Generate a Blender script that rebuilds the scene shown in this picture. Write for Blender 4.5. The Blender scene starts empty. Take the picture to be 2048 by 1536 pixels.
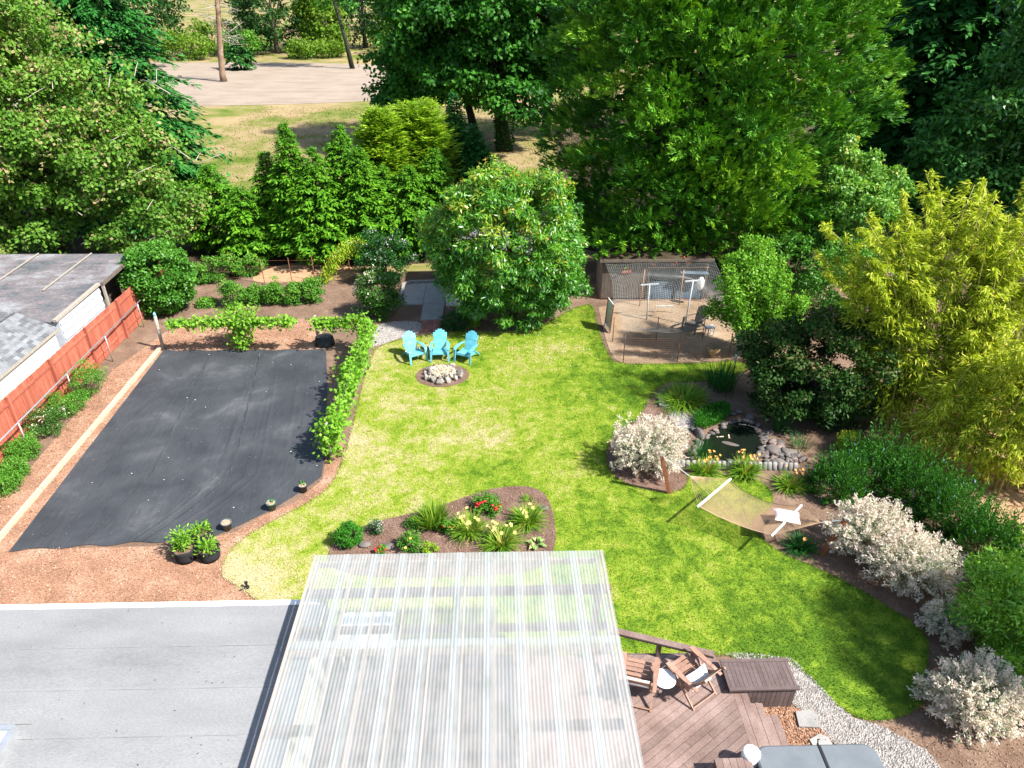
import bpy, math, random
import numpy as np
from mathutils import Matrix, Vector

# ------------------------------------------------------------------ camera
H = 13.5; PITCH = math.radians(30.5); FPX = 1420.0; YAW = math.radians(1.3)
scene = bpy.context.scene
C = scene.collection
cam_d = bpy.data.cameras.new('camera'); cam = bpy.data.objects.new('camera', cam_d); C.objects.link(cam)
cam_d.sensor_width = 36; cam_d.lens = 36 * FPX / 2048; cam_d.clip_end = 3000; cam_d.clip_start = 0.1
cam.location = (0, 0, H); cam.rotation_euler = (math.pi / 2 - PITCH, 0, -YAW)
scene.camera = cam

# ------------------------------------------------------------------ light
SUN = Vector((0.61, -0.29, 0.74)).normalized()
world = bpy.data.worlds.new('World'); scene.world = world; world.use_nodes = True
wn = world.node_tree; wn.nodes.clear()
sky = wn.nodes.new('ShaderNodeTexSky'); sky.sky_type = 'NISHITA'; sky.sun_disc = False
sky.sun_elevation = math.asin(SUN.z); sky.sun_rotation = math.atan2(SUN.x, SUN.y)
bg = wn.nodes.new('ShaderNodeBackground'); bg.inputs[1].default_value = 0.11
wo = wn.nodes.new('ShaderNodeOutputWorld')
wn.links.new(sky.outputs[0], bg.inputs[0]); wn.links.new(bg.outputs[0], wo.inputs[0])
sd = bpy.data.lights.new('sun', 'SUN'); sd.energy = 5.0; sd.angle = math.radians(2.0); sd.color = (1.0, 0.97, 0.92)
so = bpy.data.objects.new('sun', sd); C.objects.link(so); so.location = (30, -10, 40)
so.rotation_euler = (-SUN).to_track_quat('-Z', 'Y').to_euler()
scene.view_settings.view_transform = 'Standard'; scene.view_settings.look = 'None'
scene.view_settings.exposure = 1.45; scene.view_settings.gamma = 1.0
scene.view_settings.use_curve_mapping = False
scene.cycles.max_bounces = 8; scene.cycles.transparent_max_bounces = 16
scene.cycles.diffuse_bounces = 3

# ------------------------------------------------------------------ placing: surveyed ground points
def ray(u, v):
    x = (u - 1024) / FPX; y = -(v - 768) / FPX
    f = math.cos(PITCH) + y * math.sin(PITCH); z = -math.sin(PITCH) + y * math.cos(PITCH)
    return (x * math.cos(YAW) + f * math.sin(YAW), -x * math.sin(YAW) + f * math.cos(YAW), z)
def g(u, v, z=0.0):
    X, Y, d = ray(u, v); t = (z - H) / d
    return (X * t, Y * t)
def g3(u, v, z=0.0):
    a = g(u, v, z); return (a[0], a[1], z)
def at(u, v, Y):
    X, y, d = ray(u, v); t = Y / y
    return (X * t, Y, H + d * t)
def poly(pts, z=0.0): return [g(u, v, z) for u, v in pts]

# ------------------------------------------------------------------ materials
MATS = {}
def _base(name):
    m = bpy.data.materials.new(name); m.use_nodes = True; nt = m.node_tree; nt.nodes.clear()
    out = nt.nodes.new('ShaderNodeOutputMaterial'); b = nt.nodes.new('ShaderNodeBsdfPrincipled')
    nt.links.new(b.outputs[0], out.inputs[0]); MATS[name] = m
    return m, nt, b, out
def _noise(nt, scale, detail=4, rough=.6, vec=None, dist=0):
    n = nt.nodes.new('ShaderNodeTexNoise'); n.inputs['Scale'].default_value = scale
    n.inputs['Detail'].default_value = detail; n.inputs['Roughness'].default_value = rough; n.inputs['Distortion'].default_value = dist
    if vec is not None: nt.links.new(vec, n.inputs['Vector'])
    return n
def _ramp(nt, fac, stops):
    r = nt.nodes.new('ShaderNodeValToRGB'); e = r.color_ramp.elements
    while len(e) > 1: e.remove(e[-1])
    e[0].position = stops[0][0]; e[0].color = (*stops[0][1], 1)
    for p, c in stops[1:]:
        x = e.new(p); x.color = (*c, 1)
    if fac is not None: nt.links.new(fac, r.inputs[0])
    return r
def _pos(nt, scale=(1, 1, 1), obj=False, rot=(0, 0, 0)):
    if obj:
        t = nt.nodes.new('ShaderNodeTexCoord'); s = t.outputs['Object']
    else:
        t = nt.nodes.new('ShaderNodeNewGeometry'); s = t.outputs['Position']
    m = nt.nodes.new('ShaderNodeMapping'); m.inputs['Scale'].default_value = scale; m.inputs['Rotation'].default_value = rot
    nt.links.new(s, m.inputs[0]); return m.outputs[0]
def _mix(nt, fac, a, b, mode='MIX'):
    m = nt.nodes.new('ShaderNodeMix'); m.data_type = 'RGBA'; m.blend_type = mode
    for s, i in ((fac, 0), (a, 6), (b, 7)):
        if hasattr(s, 'is_linked'): nt.links.new(s, m.inputs[i])
        elif i == 0: m.inputs[0].default_value = s
        else: m.inputs[i].default_value = (*s, 1)
    return m.outputs[2]
def _bump(nt, b, h, strength, dist=.02):
    n = nt.nodes.new('ShaderNodeBump'); n.inputs['Strength'].default_value = strength; n.inputs['Distance'].default_value = dist
    nt.links.new(h, n.inputs['Height']); nt.links.new(n.outputs[0], b.inputs['Normal'])
def mat(name, stops, scale=5, rough=.7, bump=.3, stretch=(1, 1, 1), spec=.3, fine=None, fine_amt=.35, rand=0, metal=0, obj=False, dist=.01):
    """colours spread by a noise, fine grain multiplied over it, optional shift per object"""
    m, nt, b, out = _base(name)
    vec = _pos(nt, stretch, obj)
    n = _noise(nt, scale, 5, .65, vec)
    if isinstance(stops[0], (int, float)): stops = [(.3, tuple(c * .85 for c in stops)), (.7, tuple(min(1, c * 1.12) for c in stops))]
    col = _ramp(nt, n.outputs[0], stops).outputs[0]
    h = n.outputs[0]
    if fine:
        f = _noise(nt, fine, 3, .7, vec)
        fr = _ramp(nt, f.outputs[0], [(.25, (1 - fine_amt,) * 3), (.75, (1 + fine_amt * .6,) * 3)])
        col = _mix(nt, 1.0, col, fr.outputs[0], 'MULTIPLY'); h = f.outputs[0]
    if rand:
        oi = nt.nodes.new('ShaderNodeObjectInfo')
        rr = _ramp(nt, oi.outputs['Random'], [(0, (1 - rand,) * 3), (1, (1 + rand * .5,) * 3)])
        col = _mix(nt, 1.0, col, rr.outputs[0], 'MULTIPLY')
    nt.links.new(col, b.inputs['Base Color'])
    b.inputs['Roughness'].default_value = rough; b.inputs['Specular IOR Level'].default_value = spec; b.inputs['Metallic'].default_value = metal
    if bump: _bump(nt, b, h, bump, dist)
    return m
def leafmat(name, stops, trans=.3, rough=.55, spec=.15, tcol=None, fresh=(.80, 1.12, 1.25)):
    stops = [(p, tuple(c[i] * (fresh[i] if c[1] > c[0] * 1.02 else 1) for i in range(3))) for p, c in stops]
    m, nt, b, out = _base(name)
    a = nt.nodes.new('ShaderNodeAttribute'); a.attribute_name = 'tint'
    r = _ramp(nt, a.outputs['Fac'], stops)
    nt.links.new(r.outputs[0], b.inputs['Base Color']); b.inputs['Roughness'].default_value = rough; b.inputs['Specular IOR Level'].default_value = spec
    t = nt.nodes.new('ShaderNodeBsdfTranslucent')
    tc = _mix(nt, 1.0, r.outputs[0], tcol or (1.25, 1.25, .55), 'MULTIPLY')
    nt.links.new(tc, t.inputs[0])
    mx = nt.nodes.new('ShaderNodeMixShader'); mx.inputs[0].default_value = trans
    nt.links.new(b.outputs[0], mx.inputs[1]); nt.links.new(t.outputs[0], mx.inputs[2]); nt.links.new(mx.outputs[0], out.inputs[0])
    return m

def lawn_material():
    m, nt, b, out = _base('lawn_grass')
    p = _pos(nt)
    big = _noise(nt, .33, 5, .62, p, .6); mid = _noise(nt, 2.2, 6, .72, p, .4); fine = _noise(nt, 34, 3, .7, p)
    sx = nt.nodes.new('ShaderNodeSeparateXYZ'); nt.links.new(p, sx.inputs[0])
    mr = nt.nodes.new('ShaderNodeMapRange'); mr.inputs[1].default_value = 7.5; mr.inputs[2].default_value = -7; mr.inputs[3].default_value = -.09; mr.inputs[4].default_value = .085
    nt.links.new(sx.outputs[0], mr.inputs[0])
    def math_(op, a, bb):
        n = nt.nodes.new('ShaderNodeMath'); n.operation = op
        for i, s in enumerate((a, bb)):
            if hasattr(s, 'is_linked'): nt.links.new(s, n.inputs[i])
            else: n.inputs[i].default_value = s
        return n.outputs[0]
    d = math_('ADD', math_('MULTIPLY', big.outputs[0], .4), math_('MULTIPLY', mid.outputs[0], .6))
    d = math_('ADD', d, mr.outputs[0])
    # worn straw patches
    for (cx, cy, rr) in ((-6.1, 13.2, 1.1), (-7.0, 13.6, .8), (2.6, 26.0, 1.0), (-3.6, 21.5, 1.0), (-.5, 19.5, 1.3), (-4.6, 19.4, .9)):
        vd = nt.nodes.new('ShaderNodeVectorMath'); vd.operation = 'DISTANCE'; nt.links.new(p, vd.inputs[0]); vd.inputs[1].default_value = (cx, cy, 0)
        k = nt.nodes.new('ShaderNodeMapRange'); k.interpolation_type = 'SMOOTHSTEP'; k.inputs[1].default_value = rr * 1.5; k.inputs[2].default_value = rr * .2; k.inputs[3].default_value = 0; k.inputs[4].default_value = .085
        nt.links.new(vd.outputs['Value'], k.inputs[0]); d = math_('ADD', d, k.outputs[0])
    d = math_('ADD', math_('MULTIPLY', math_('SUBTRACT', d, .5), 1.4), .495)
    r = _ramp(nt, d, [(.30, (.075, .15, .010)), (.40, (.145, .235, .016)), (.48, (.215, .29, .026)), (.55, (.275, .315, .05)), (.64, (.36, .345, .125)), (.78, (.45, .385, .21))])
    fr = _ramp(nt, fine.outputs[0], [(.25, (.55,) * 3), (.75, (1.35,) * 3)])
    col = _mix(nt, 1.0, r.outputs[0], fr.outputs[0], 'MULTIPLY')
    nt.links.new(col, b.inputs['Base Color']); b.inputs['Roughness'].default_value = .7; b.inputs['Specular IOR Level'].default_value = .12
    t = nt.nodes.new('ShaderNodeBsdfTranslucent'); nt.links.new(col, t.inputs[0])
    mx = nt.nodes.new('ShaderNodeMixShader'); mx.inputs[0].default_value = .2
    nt.links.new(b.outputs[0], mx.inputs[1]); nt.links.new(t.outputs[0], mx.inputs[2]); nt.links.new(mx.outputs[0], out.inputs[0])
    return m

M = dict(
    lawn=lawn_material(),
    field=mat('dry_field', [(.32, (.06, .11, .012)), (.44, (.15, .155, .04)), (.55, (.255, .19, .095)), (.75, (.32, .24, .13))], .16, .9, .2, fine=9, fine_amt=.3, spec=.05),
    sand=mat('sandy_ground', [(.3, (.20, .158, .12)), (.5, (.25, .20, .155)), (.7, (.28, .228, .178))], .5, .95, .2, stretch=(.45, 1, 1), fine=8, fine_amt=.15, spec=.05),
    soil=mat('garden_soil', [(.3, (.115, .072, .05)), (.55, (.175, .115, .08)), (.75, (.24, .17, .12))], 1.2, .95, .6, fine=26, fine_amt=.5, spec=.05),
    bark=mat('bark_mulch', [(.3, (.19, .105, .068)), (.5, (.29, .16, .10)), (.72, (.37, .255, .18))], 1.0, .9, .8, fine=30, fine_amt=.6, spec=.08),
    bedmulch=mat('bed_mulch', [(.3, (.10, .06, .045)), (.55, (.155, .098, .074)), (.75, (.22, .15, .115))], 1.6, .95, .8, fine=30, fine_amt=.55, spec=.05),
    pendirt=mat('pen_dirt', [(.3, (.17, .12, .075)), (.5, (.27, .19, .12)), (.7, (.34, .25, .17))], .55, .95, .4, fine=14, fine_amt=.3, spec=.05),
    straw=mat('dry_straw', [(.3, (.30, .16, .09)), (.7, (.43, .28, .16))], 2.0, .95, .5, stretch=(1, 3, 1), fine=22, fine_amt=.35, spec=.05),
    gravelbase=mat('gravel_ground', [(.3, (.17, .14, .12)), (.7, (.33, .29, .26))], 3, .9, .8, fine=28, fine_amt=.5),
    pebble=mat('pebble', [(.3, (.13, .115, .10)), (.5, (.28, .255, .23)), (.7, (.42, .39, .36))], 14, .75, .2, spec=.3),
    greypebble=mat('grey_pebble', [(.3, (.12, .11, .10)), (.5, (.24, .22, .20)), (.7, (.38, .35, .32))], 14, .75, .2, spec=.3),
    concrete=mat('concrete', [(.3, (.24, .222, .196)), (.7, (.31, .29, .26))], 2.2, .9, .15, fine=40, fine_amt=.16),
    brick=mat('red_brick', [(.3, (.23, .09, .065)), (.7, (.33, .15, .11))], 6, .9, .3, fine=40, rand=.25),
    roofing=mat('grey_roll_roofing', [(.28, (.155, .155, .154)), (.42, (.182, .182, .180)), (.55, (.200, .200, .198)), (.72, (.222, .222, .219))], 1.1, .95, .25, stretch=(.35, 1, 1), fine=55, fine_amt=.24, spec=.1, rand=.10),
    white=mat('white_paint', (.72, .72, .70), 3, .5, .05),
    cream=mat('cream_siding', [(.3, (.60, .545, .43)), (.7, (.68, .62, .50))], 1.2, .7, .05),
    fence=mat('orange_stain', [(.3, (.26, .062, .036)), (.5, (.36, .095, .055)), (.72, (.44, .15, .095))], 2.5, .75, .3, stretch=(8, 8, .6), fine=20, fine_amt=.18, rand=.22),
    galv=mat('galvanised_pipe', (.42, .43, .44), 5, .4, .05, metal=.6, spec=.5),
    oldroof=mat('weathered_roof', [(.26, (.05, .052, .05)), (.40, (.10, .105, .11)), (.5, (.145, .125, .125)), (.60, (.20, .20, .205)), (.72, (.30, .30, .29))], .55, .9, .3, stretch=(1, 1.8, 1), fine=7, fine_amt=.45, spec=.15),
    shingle=mat('asphalt_shingle', [(.3, (.125, .128, .135)), (.7, (.185, .19, .195))], 5, .95, .3, fine=60, fine_amt=.25, rand=.42, spec=.08),
    metalwall=mat('corrugated_metal', [(.3, (.45, .49, .55)), (.7, (.62, .65, .70))], 2, .4, .05, metal=.25, spec=.5),
    oldwood=mat('weathered_wood', [(.3, (.085, .066, .052)), (.7, (.165, .132, .104))], 3, .9, .4, stretch=(8, 8, .7), fine=20, fine_amt=.35, rand=.3),
    paletimber=mat('pale_timber', [(.3, (.33, .27, .19)), (.7, (.44, .37, .27))], 3, .85, .3, stretch=(6, .6, 6), fine=20, fine_amt=.2),
    greytimber=mat('grey_post_wood', [(.3, (.20, .17, .135)), (.7, (.34, .30, .25))], 5, .9, .3, stretch=(6, 6, .6)),
    redpost=mat('stained_post', [(.3, (.16, .05, .022)), (.7, (.26, .088, .042))], 4, .6, .3, stretch=(6, 6, .6)),
    deck=mat('deck_board', [(.28, (.115, .072, .057)), (.5, (.18, .12, .10)), (.72, (.235, .168, .145))], 1.5, .65, .25, fine=24, fine_amt=.22, rand=.24, spec=.35),
    darkdeck=mat('dark_brown_board', [(.3, (.085, .058, .052)), (.7, (.125, .09, .083))], 3, .6, .2, fine=24, fine_amt=.2, rand=.15),
    teak=mat('oiled_wood', [(.3, (.22, .115, .075)), (.7, (.31, .185, .135))], 4, .55, .2, fine=24, fine_amt=.2, rand=.12),
    rafter=mat('rafter_wood', [(.3, (.30, .22, .17)), (.7, (.40, .31, .25))], 3, .8, .2),
    beam=mat('brown_beam', [(.3, (.085, .055, .045)), (.7, (.13, .085, .07))], 3, .7, .2),
    cushion=mat('pale_cushion', [(.35, (.62, .64, .64)), (.6, (.70, .71, .71)), (.7, (.38, .55, .50))], 3.5, .85, .1, obj=True),
    pinkcushion=mat('pale_pink_pillow', [(.3, (.68, .50, .48)), (.7, (.74, .64, .62))], 4, .9, .1, obj=True),
    whitetable=mat('white_enamel', (.70, .71, .70), 2, .35, .02),
    ironwire=mat('dark_iron', (.04, .04, .042), 5, .5, .05, spec=.4),
    tubcover=mat('grey_vinyl', [(.3, (.10, .112, .12)), (.7, (.13, .143, .152))], 2.5, .5, .12, fine=50, fine_amt=.1, spec=.35),
    tubside=mat('grey_tub_panel', (.10, .095, .09), 3, .6, .1),
    turq=mat('turquoise_plastic', [(.3, (.075, .31, .37)), (.5, (.10, .36, .42)), (.7, (.17, .42, .46))], 5, .4, .03, obj=True, spec=.4),
    rock=mat('fire_rock', [(.25, (.07, .065, .06)), (.5, (.24, .21, .18)), (.75, (.40, .35, .29))], 4, .9, .5, fine=22, fine_amt=.35, rand=.35),
    riverrock=mat('river_rock', [(.3, (.075, .068, .062)), (.5, (.12, .103, .092)), (.7, (.20, .135, .105))], 2.2, .75, .3, fine=22, fine_amt=.2, rand=.45),
    edging=mat('concrete_edging', [(.3, (.21, .20, .185)), (.7, (.30, .285, .265))], 4, .9, .3, fine=30, fine_amt=.2, rand=.25),
    rope=mat('tan_rope', [(.3, (.30, .19, .11)), (.7, (.38, .25, .155))], 20, .9, .2),
    trunk=mat('tree_bark', [(.3, (.045, .034, .025)), (.7, (.10, .078, .058))], 4, .95, .8, stretch=(3, 3, .8), fine=14, fine_amt=.5),
    ivybark=mat('dark_ivy_bark', [(.3, (.012, .016, .008)), (.7, (.035, .038, .018))], 3, .95, .8, fine=14, fine_amt=.5),
    deadbark=mat('lichen_bark', [(.3, (.14, .085, .05)), (.55, (.22, .14, .09)), (.75, (.36, .33, .25))], 1.2, .95, .6, fine=8, fine_amt=.4),
    twig=mat('grey_twig', (.30, .27, .21), 4, .9, .2),
    culm=mat('bamboo_culm', [(.3, (.20, .19, .04)), (.7, (.36, .31, .09))], 3, .5, .1),
    rust=mat('rusty_steel', [(.3, (.15, .055, .03)), (.7, (.25, .10, .055))], 8, .9, .2),
    pvc=mat('pale_pvc', (.42, .43, .42), 3, .5, .05),
    poleorange=mat('orange_pole', (.38, .19, .09), 8, .8, .1),
    netting=mat('pale_netting', (.26, .27, .26), 5, .8, 0),
    hen=mat('rust_feathers', [(.3, (.26, .085, .035)), (.7, (.36, .15, .07))], 9, .9, .3, obj=True),
    buff=mat('buff_feathers', [(.3, (.42, .23, .09)), (.7, (.50, .31, .14))], 9, .9, .3, obj=True),
    comb=mat('red_comb', (.45, .03, .02), 4, .6, 0),
    bluetarp=mat('blue_grey_tarp', [(.3, (.05, .075, .10)), (.7, (.14, .18, .22))], 1.5, .5, .3),
    pot=mat('dark_pot', (.045, .05, .05), 5, .5, .05, spec=.4),
    greenpot=mat('green_pot', (.05, .12, .09), 5, .45, .05, spec=.4),
    potgrey=mat('grey_pot', (.11, .115, .11), 5, .5, .05, spec=.4),
    felt=mat('black_felt', (.022, .022, .024), 8, .95, .3, spec=.15),
    potsoil=mat('dry_potting_soil', (.30, .215, .145), 20, .95, .5),
    black=mat('black_plastic', (.015, .015, .016), 5, .5, 0),
    signred=mat('red_sign', (.30, .045, .03), 5, .7, 0),
    signtext=mat('sign_lettering', (.55, .36, .22), 5, .7, 0),
    glass=mat('skylight_pane', (.32, .38, .38), 2, .15, 0, spec=.6),
    koi=mat('pale_koi', [(.4, (.72, .66, .58)), (.6, (.62, .28, .10))], 9, .4, 0, obj=True),
    bluecap=mat('blue_glass', (.16, .42, .55), 5, .2, 0, spec=.6),
    petal_w=mat('fallen_petal', (.66, .62, .56), 5, .8, 0),
    red=mat('red_petal', (.50, .018, .02), 9, .7, 0),
    orange=mat('apricot_petal', [(.3, (.60, .27, .06)), (.7, (.66, .42, .12))], 9, .7, 0),
    yellowf=mat('pale_yellow_petal', (.64, .52, .16), 9, .7, 0),
    chip=mat('bark_chip', [(.3, (.13, .062, .038)), (.5, (.30, .15, .088)), (.64, (.50, .35, .25))], 17, .85, 0, spec=.1),
    bedchip=mat('mulch_chip', [(.3, (.085, .045, .03)), (.5, (.19, .11, .075)), (.7, (.36, .25, .19))], 17, .9, 0, spec=.05),
    # foliage
    L_maple_seed=leafmat('maple_seed_leaves', [(0, (.045, .09, .008)), (.42, (.115, .185, .016)), (.70, (.20, .245, .035)), (.85, (.24, .20, .085)), (1, (.36, .25, .14))], .3),
    L_spruce=leafmat('spruce_needles', [(0, (.014, .06, .011)), (.6, (.038, .135, .018)), (1, (.10, .235, .03))], .2, spec=.15),
    L_cedar=leafmat('cedar_sprays', [(0, (.032, .095, .006)), (.5, (.10, .205, .009)), (1, (.22, .31, .014))], .25),
    L_gold=leafmat('gold_plumes', [(0, (.14, .21, .008)), (.6, (.28, .34, .018)), (1, (.42, .42, .035))], .35),
    L_bigmaple=leafmat('maple_leaves', [(0, (.014, .055, .004)), (.6, (.042, .135, .009)), (1, (.10, .22, .02))], .3, spec=.2),
    L_redwood=leafmat('redwood_needles', [(0, (.025, .085, .005)), (.45, (.09, .195, .010)), (.8, (.21, .305, .012)), (1, (.34, .38, .02))], .15, spec=.2),
    L_fir=leafmat('dark_fir_needles', [(0, (.012, .045, .007)), (.6, (.038, .115, .018)), (1, (.12, .24, .04))], .15, spec=.12),
    L_bright=leafmat('glossy_leaves', [(0, (.02, .07, .008)), (.6, (.06, .15, .018)), (1, (.14, .23, .04))], .35, rough=.38, spec=.5),
    L_sapling=leafmat('sapling_leaves', [(0, (.065, .14, .014)), (.6, (.16, .26, .03)), (.9, (.30, .37, .06)), (1, (.42, .40, .08))], .35, rough=.45, spec=.3),
    L_pear=leafmat('pear_leaves', [(0, (.05, .13, .008)), (.5, (.14, .25, .014)), (1, (.30, .37, .04))], .35, rough=.42),
    L_cherry=leafmat('cherry_leaves', [(0, (.035, .115, .010)), (.45, (.095, .215, .015)), (.75, (.21, .31, .018)), (1, (.36, .29, .035))], .35, rough=.38, spec=.5),
    L_bamboo=leafmat('bamboo_leaves', [(0, (.13, .21, .010)), (.4, (.30, .37, .018)), (.75, (.48, .50, .05)), (1, (.60, .55, .11))], .45, fresh=(.95, 1.0, 1.0)),
    L_darkmaple=leafmat('bronze_maple_leaves', [(0, (.012, .03, .005)), (.6, (.035, .07, .010)), (.88, (.09, .11, .02)), (1, (.19, .12, .065))], .25, spec=.12),
    L_willow=leafmat('dappled_willow_leaves', [(0, (.12, .20, .05)), (.10, (.30, .36, .18)), (.22, (.64, .58, .46)), (.75, (.78, .67, .58)), (1, (.74, .50, .44))], .45, tcol=(1, .97, .9)),
    L_hedge=leafmat('rosemary_leaves', [(0, (.018, .07, .007)), (.6, (.05, .13, .012)), (.94, (.11, .20, .025)), (.96, (.28, .33, .52)), (1, (.36, .42, .60))], .25),
    L_bay=leafmat('bay_leaves', [(0, (.09, .19, .010)), (.5, (.21, .33, .02)), (1, (.40, .46, .05))], .35, rough=.42, spec=.45),
    L_laurel=leafmat('laurel_leaves', [(0, (.03, .09, .007)), (.6, (.075, .17, .013)), (1, (.15, .26, .03))], .3, rough=.45, spec=.25),
    L_vine=leafmat('grape_leaves', [(0, (.08, .18, .010)), (.5, (.19, .30, .018)), (1, (.36, .40, .05))], .4),
    L_shrub=leafmat('shrub_leaves', [(0, (.04, .105, .009)), (.6, (.10, .20, .016)), (1, (.20, .29, .035))], .3),
    L_rhodo=leafmat('rhododendron_leaves', [(0, (.018, .065, .006)), (.6, (.055, .125, .012)), (.9, (.13, .17, .03)), (.93, (.55, .48, .38)), (1, (.65, .58, .48))], .3),
    L_lilac=leafmat('lilac_leaves', [(0, (.010, .045, .006)), (.6, (.03, .09, .012)), (.9, (.055, .12, .025)), (.92, (.20, .13, .20)), (1, (.50, .46, .48))], .25),
    L_daylily=leafmat('daylily_straps', [(0, (.07, .15, .008)), (.6, (.17, .25, .014)), (1, (.36, .35, .06))], .35),
    L_iris=leafmat('iris_blades', [(0, (.012, .06, .010)), (.6, (.03, .11, .018)), (1, (.06, .16, .03))], .3),
    L_ground=leafmat('ground_cover', [(0, (.02, .09, .006)), (.6, (.05, .16, .010)), (1, (.09, .22, .02))], .3),
    L_hosta=leafmat('variegated_hosta', [(0, (.08, .15, .02)), (.5, (.24, .28, .07)), (1, (.46, .44, .19))], .3),
    L_farbright=leafmat('far_shrub_leaves', [(0, (.06, .11, .006)), (.6, (.14, .19, .012)), (1, (.26, .27, .035))], .35),
    L_fardark=leafmat('far_dark_leaves', [(0, (.010, .03, .005)), (.6, (.028, .065, .010)), (1, (.07, .11, .02))], .25),
)

# ------------------------------------------------------------------ mesh helpers
class MB:
    def __init__(s): s.v = []; s.f = []
    def add(s, vs, fs):
        o = len(s.v); s.v += [tuple(p) for p in vs]; s.f += [tuple(i + o for i in f) for f in fs]; return s
    def box(s, c, size, mtx=None):
        x, y, z = (k / 2 for k in size)
        vs = [Vector((a * x, b * y, d * z)) for d in (-1, 1) for a, b in ((-1, -1), (1, -1), (1, 1), (-1, 1))]
        if mtx is not None: vs = [mtx @ p for p in vs]
        vs = [p + Vector(c) for p in vs]
        return s.add(vs, [(3, 2, 1, 0), (4, 5, 6, 7), (0, 1, 5, 4), (1, 2, 6, 5), (2, 3, 7, 6), (3, 0, 4, 7)])
    def beam(s, p0, p1, w, h, up=(0, 0, 1), w1=None, h1=None):
        p0 = Vector(p0); p1 = Vector(p1); d = (p1 - p0).normalized(); sd_ = d.cross(Vector(up))
        if sd_.length < 1e-4: sd_ = d.cross(Vector((1, 0, 0)))
        sd_.normalize(); u = sd_.cross(d)
        vs = []
        for p, ww, hh in ((p0, w, h), (p1, w1 or w, h1 or h)):
            vs += [p + sd_ * a * ww / 2 + u * b * hh / 2 for a, b in ((-1, -1), (1, -1), (1, 1), (-1, 1))]
        return s.add(vs, [(3, 2, 1, 0), (4, 5, 6, 7), (0, 1, 5, 4), (1, 2, 6, 5), (2, 3, 7, 6), (3, 0, 4, 7)])
    def tube(s, pts, rad, n=6, cap=True):
        pts = [Vector(p) for p in pts]
        if not isinstance(rad, (list, tuple)): rad = [rad] * len(pts)
        o = len(s.v); ref = None
        for i, p in enumerate(pts):
            d = (pts[min(i + 1, len(pts) - 1)] - pts[max(i - 1, 0)]).normalized()
            if ref is None: ref = d.orthogonal().normalized()
            a = (ref - d * ref.dot(d)).normalized(); b = d.cross(a); ref = a
            for k in range(n):
                t = 2 * math.pi * k / n; s.v.append(tuple(p + (a * math.cos(t) + b * math.sin(t)) * rad[i]))
        for i in range(len(pts) - 1):
            for k in range(n):
                s.f.append((o + i * n + k, o + i * n + (k + 1) % n, o + (i + 1) * n + (k + 1) % n, o + (i + 1) * n + k))
        if cap:
            s.f.append(tuple(o + k for k in reversed(range(n)))); s.f.append(tuple(o + (len(pts) - 1) * n + k for k in range(n)))
        return s
    def prism(s, pl, z0, z1):
        n = len(pl); ar = sum(pl[i][0] * pl[(i + 1) % n][1] - pl[(i + 1) % n][0] * pl[i][1] for i in range(n))
        if ar < 0: pl = pl[::-1]
        vs = [(x, y, z0) for x, y in pl] + [(x, y, z1) for x, y in pl]
        return s.add(vs, [tuple(range(n))[::-1], tuple(range(n, 2 * n))] + [(i, (i + 1) % n, n + (i + 1) % n, n + i) for i in range(n)])
    def disc_stack(s, prof, c=(0, 0, 0), n=16, sx=1, sy=1):
        """lathe: prof = [(r, z)]"""
        o = len(s.v)
        for r, z in prof:
            for k in range(n):
                t = 2 * math.pi * k / n; s.v.append((c[0] + r * sx * math.cos(t), c[1] + r * sy * math.sin(t), c[2] + z))
        for i in range(len(prof) - 1):
            for k in range(n): s.f.append((o + i * n + k, o + i * n + (k + 1) % n, o + (i + 1) * n + (k + 1) % n, o + (i + 1) * n + k))
        s.f.append(tuple(o + k for k in reversed(range(n)))); s.f.append(tuple(o + (len(prof) - 1) * n + k for k in range(n)))
        return s
    def mesh(s, name, m, smooth=False):
        me = bpy.data.meshes.new(name); me.from_pydata(s.v, [], s.f); me.materials.append(m)
        if smooth: me.polygons.foreach_set('use_smooth', [True] * len(me.polygons))
        me.update(); return me
    def build(s, name, m, parent=None, smooth=False, world=False):
        return link(name, s.mesh(name, m, smooth), parent, world)
PM = {}
def link(name, me, parent=None, world=False, loc=None, rot=None, scale=None):
    o = bpy.data.objects.new(name, me); C.objects.link(o)
    if loc is not None: o.location = loc
    if rot is not None: o.rotation_euler = rot
    if scale is not None: o.scale = scale
    if parent is not None:
        o.parent = parent
        if world: o.matrix_parent_inverse = PM[parent.name].inverted()
    return o
def tag(o, label=None, cat=None, group=None, kind=None):
    if label: o['label'] = label
    if cat: o['category'] = cat
    if group: o['group'] = group
    if kind: o['kind'] = kind
    return o
def thing(name, label, cat, loc=(0, 0, 0), rotz=0, group=None):
    o = bpy.data.objects.new(name, None); C.objects.link(o); o.empty_display_size = .2
    loc = tuple(loc) if len(loc) == 3 else (*loc, 0)
    o.location = loc; o.rotation_euler = (0, 0, rotz)
    PM[o.name] = Matrix.Translation(loc) @ Matrix.Rotation(rotz, 4, 'Z')
    return tag(o, label, cat, group)
def sheet(name, pl, z, m, parent=None):
    n = len(pl); ar = sum(pl[i][0] * pl[(i + 1) % n][1] - pl[(i + 1) % n][0] * pl[i][1] for i in range(n))
    if ar < 0: pl = pl[::-1]
    me = bpy.data.meshes.new(name); me.from_pydata([(x, y, z) for x, y in pl], [], [tuple(range(n))]); me.materials.append(m)
    o = link(name, me, parent)
    if parent is None: tag(o, kind='structure')
    return o
def smoothpoly(pl, it=2):
    for _ in range(it):
        q = []
        for i in range(len(pl)):
            a = pl[i]; b = pl[(i + 1) % len(pl)]
            q += [(a[0] * .75 + b[0] * .25, a[1] * .75 + b[1] * .25), (a[0] * .25 + b[0] * .75, a[1] * .25 + b[1] * .75)]
        pl = q
    return pl
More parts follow.
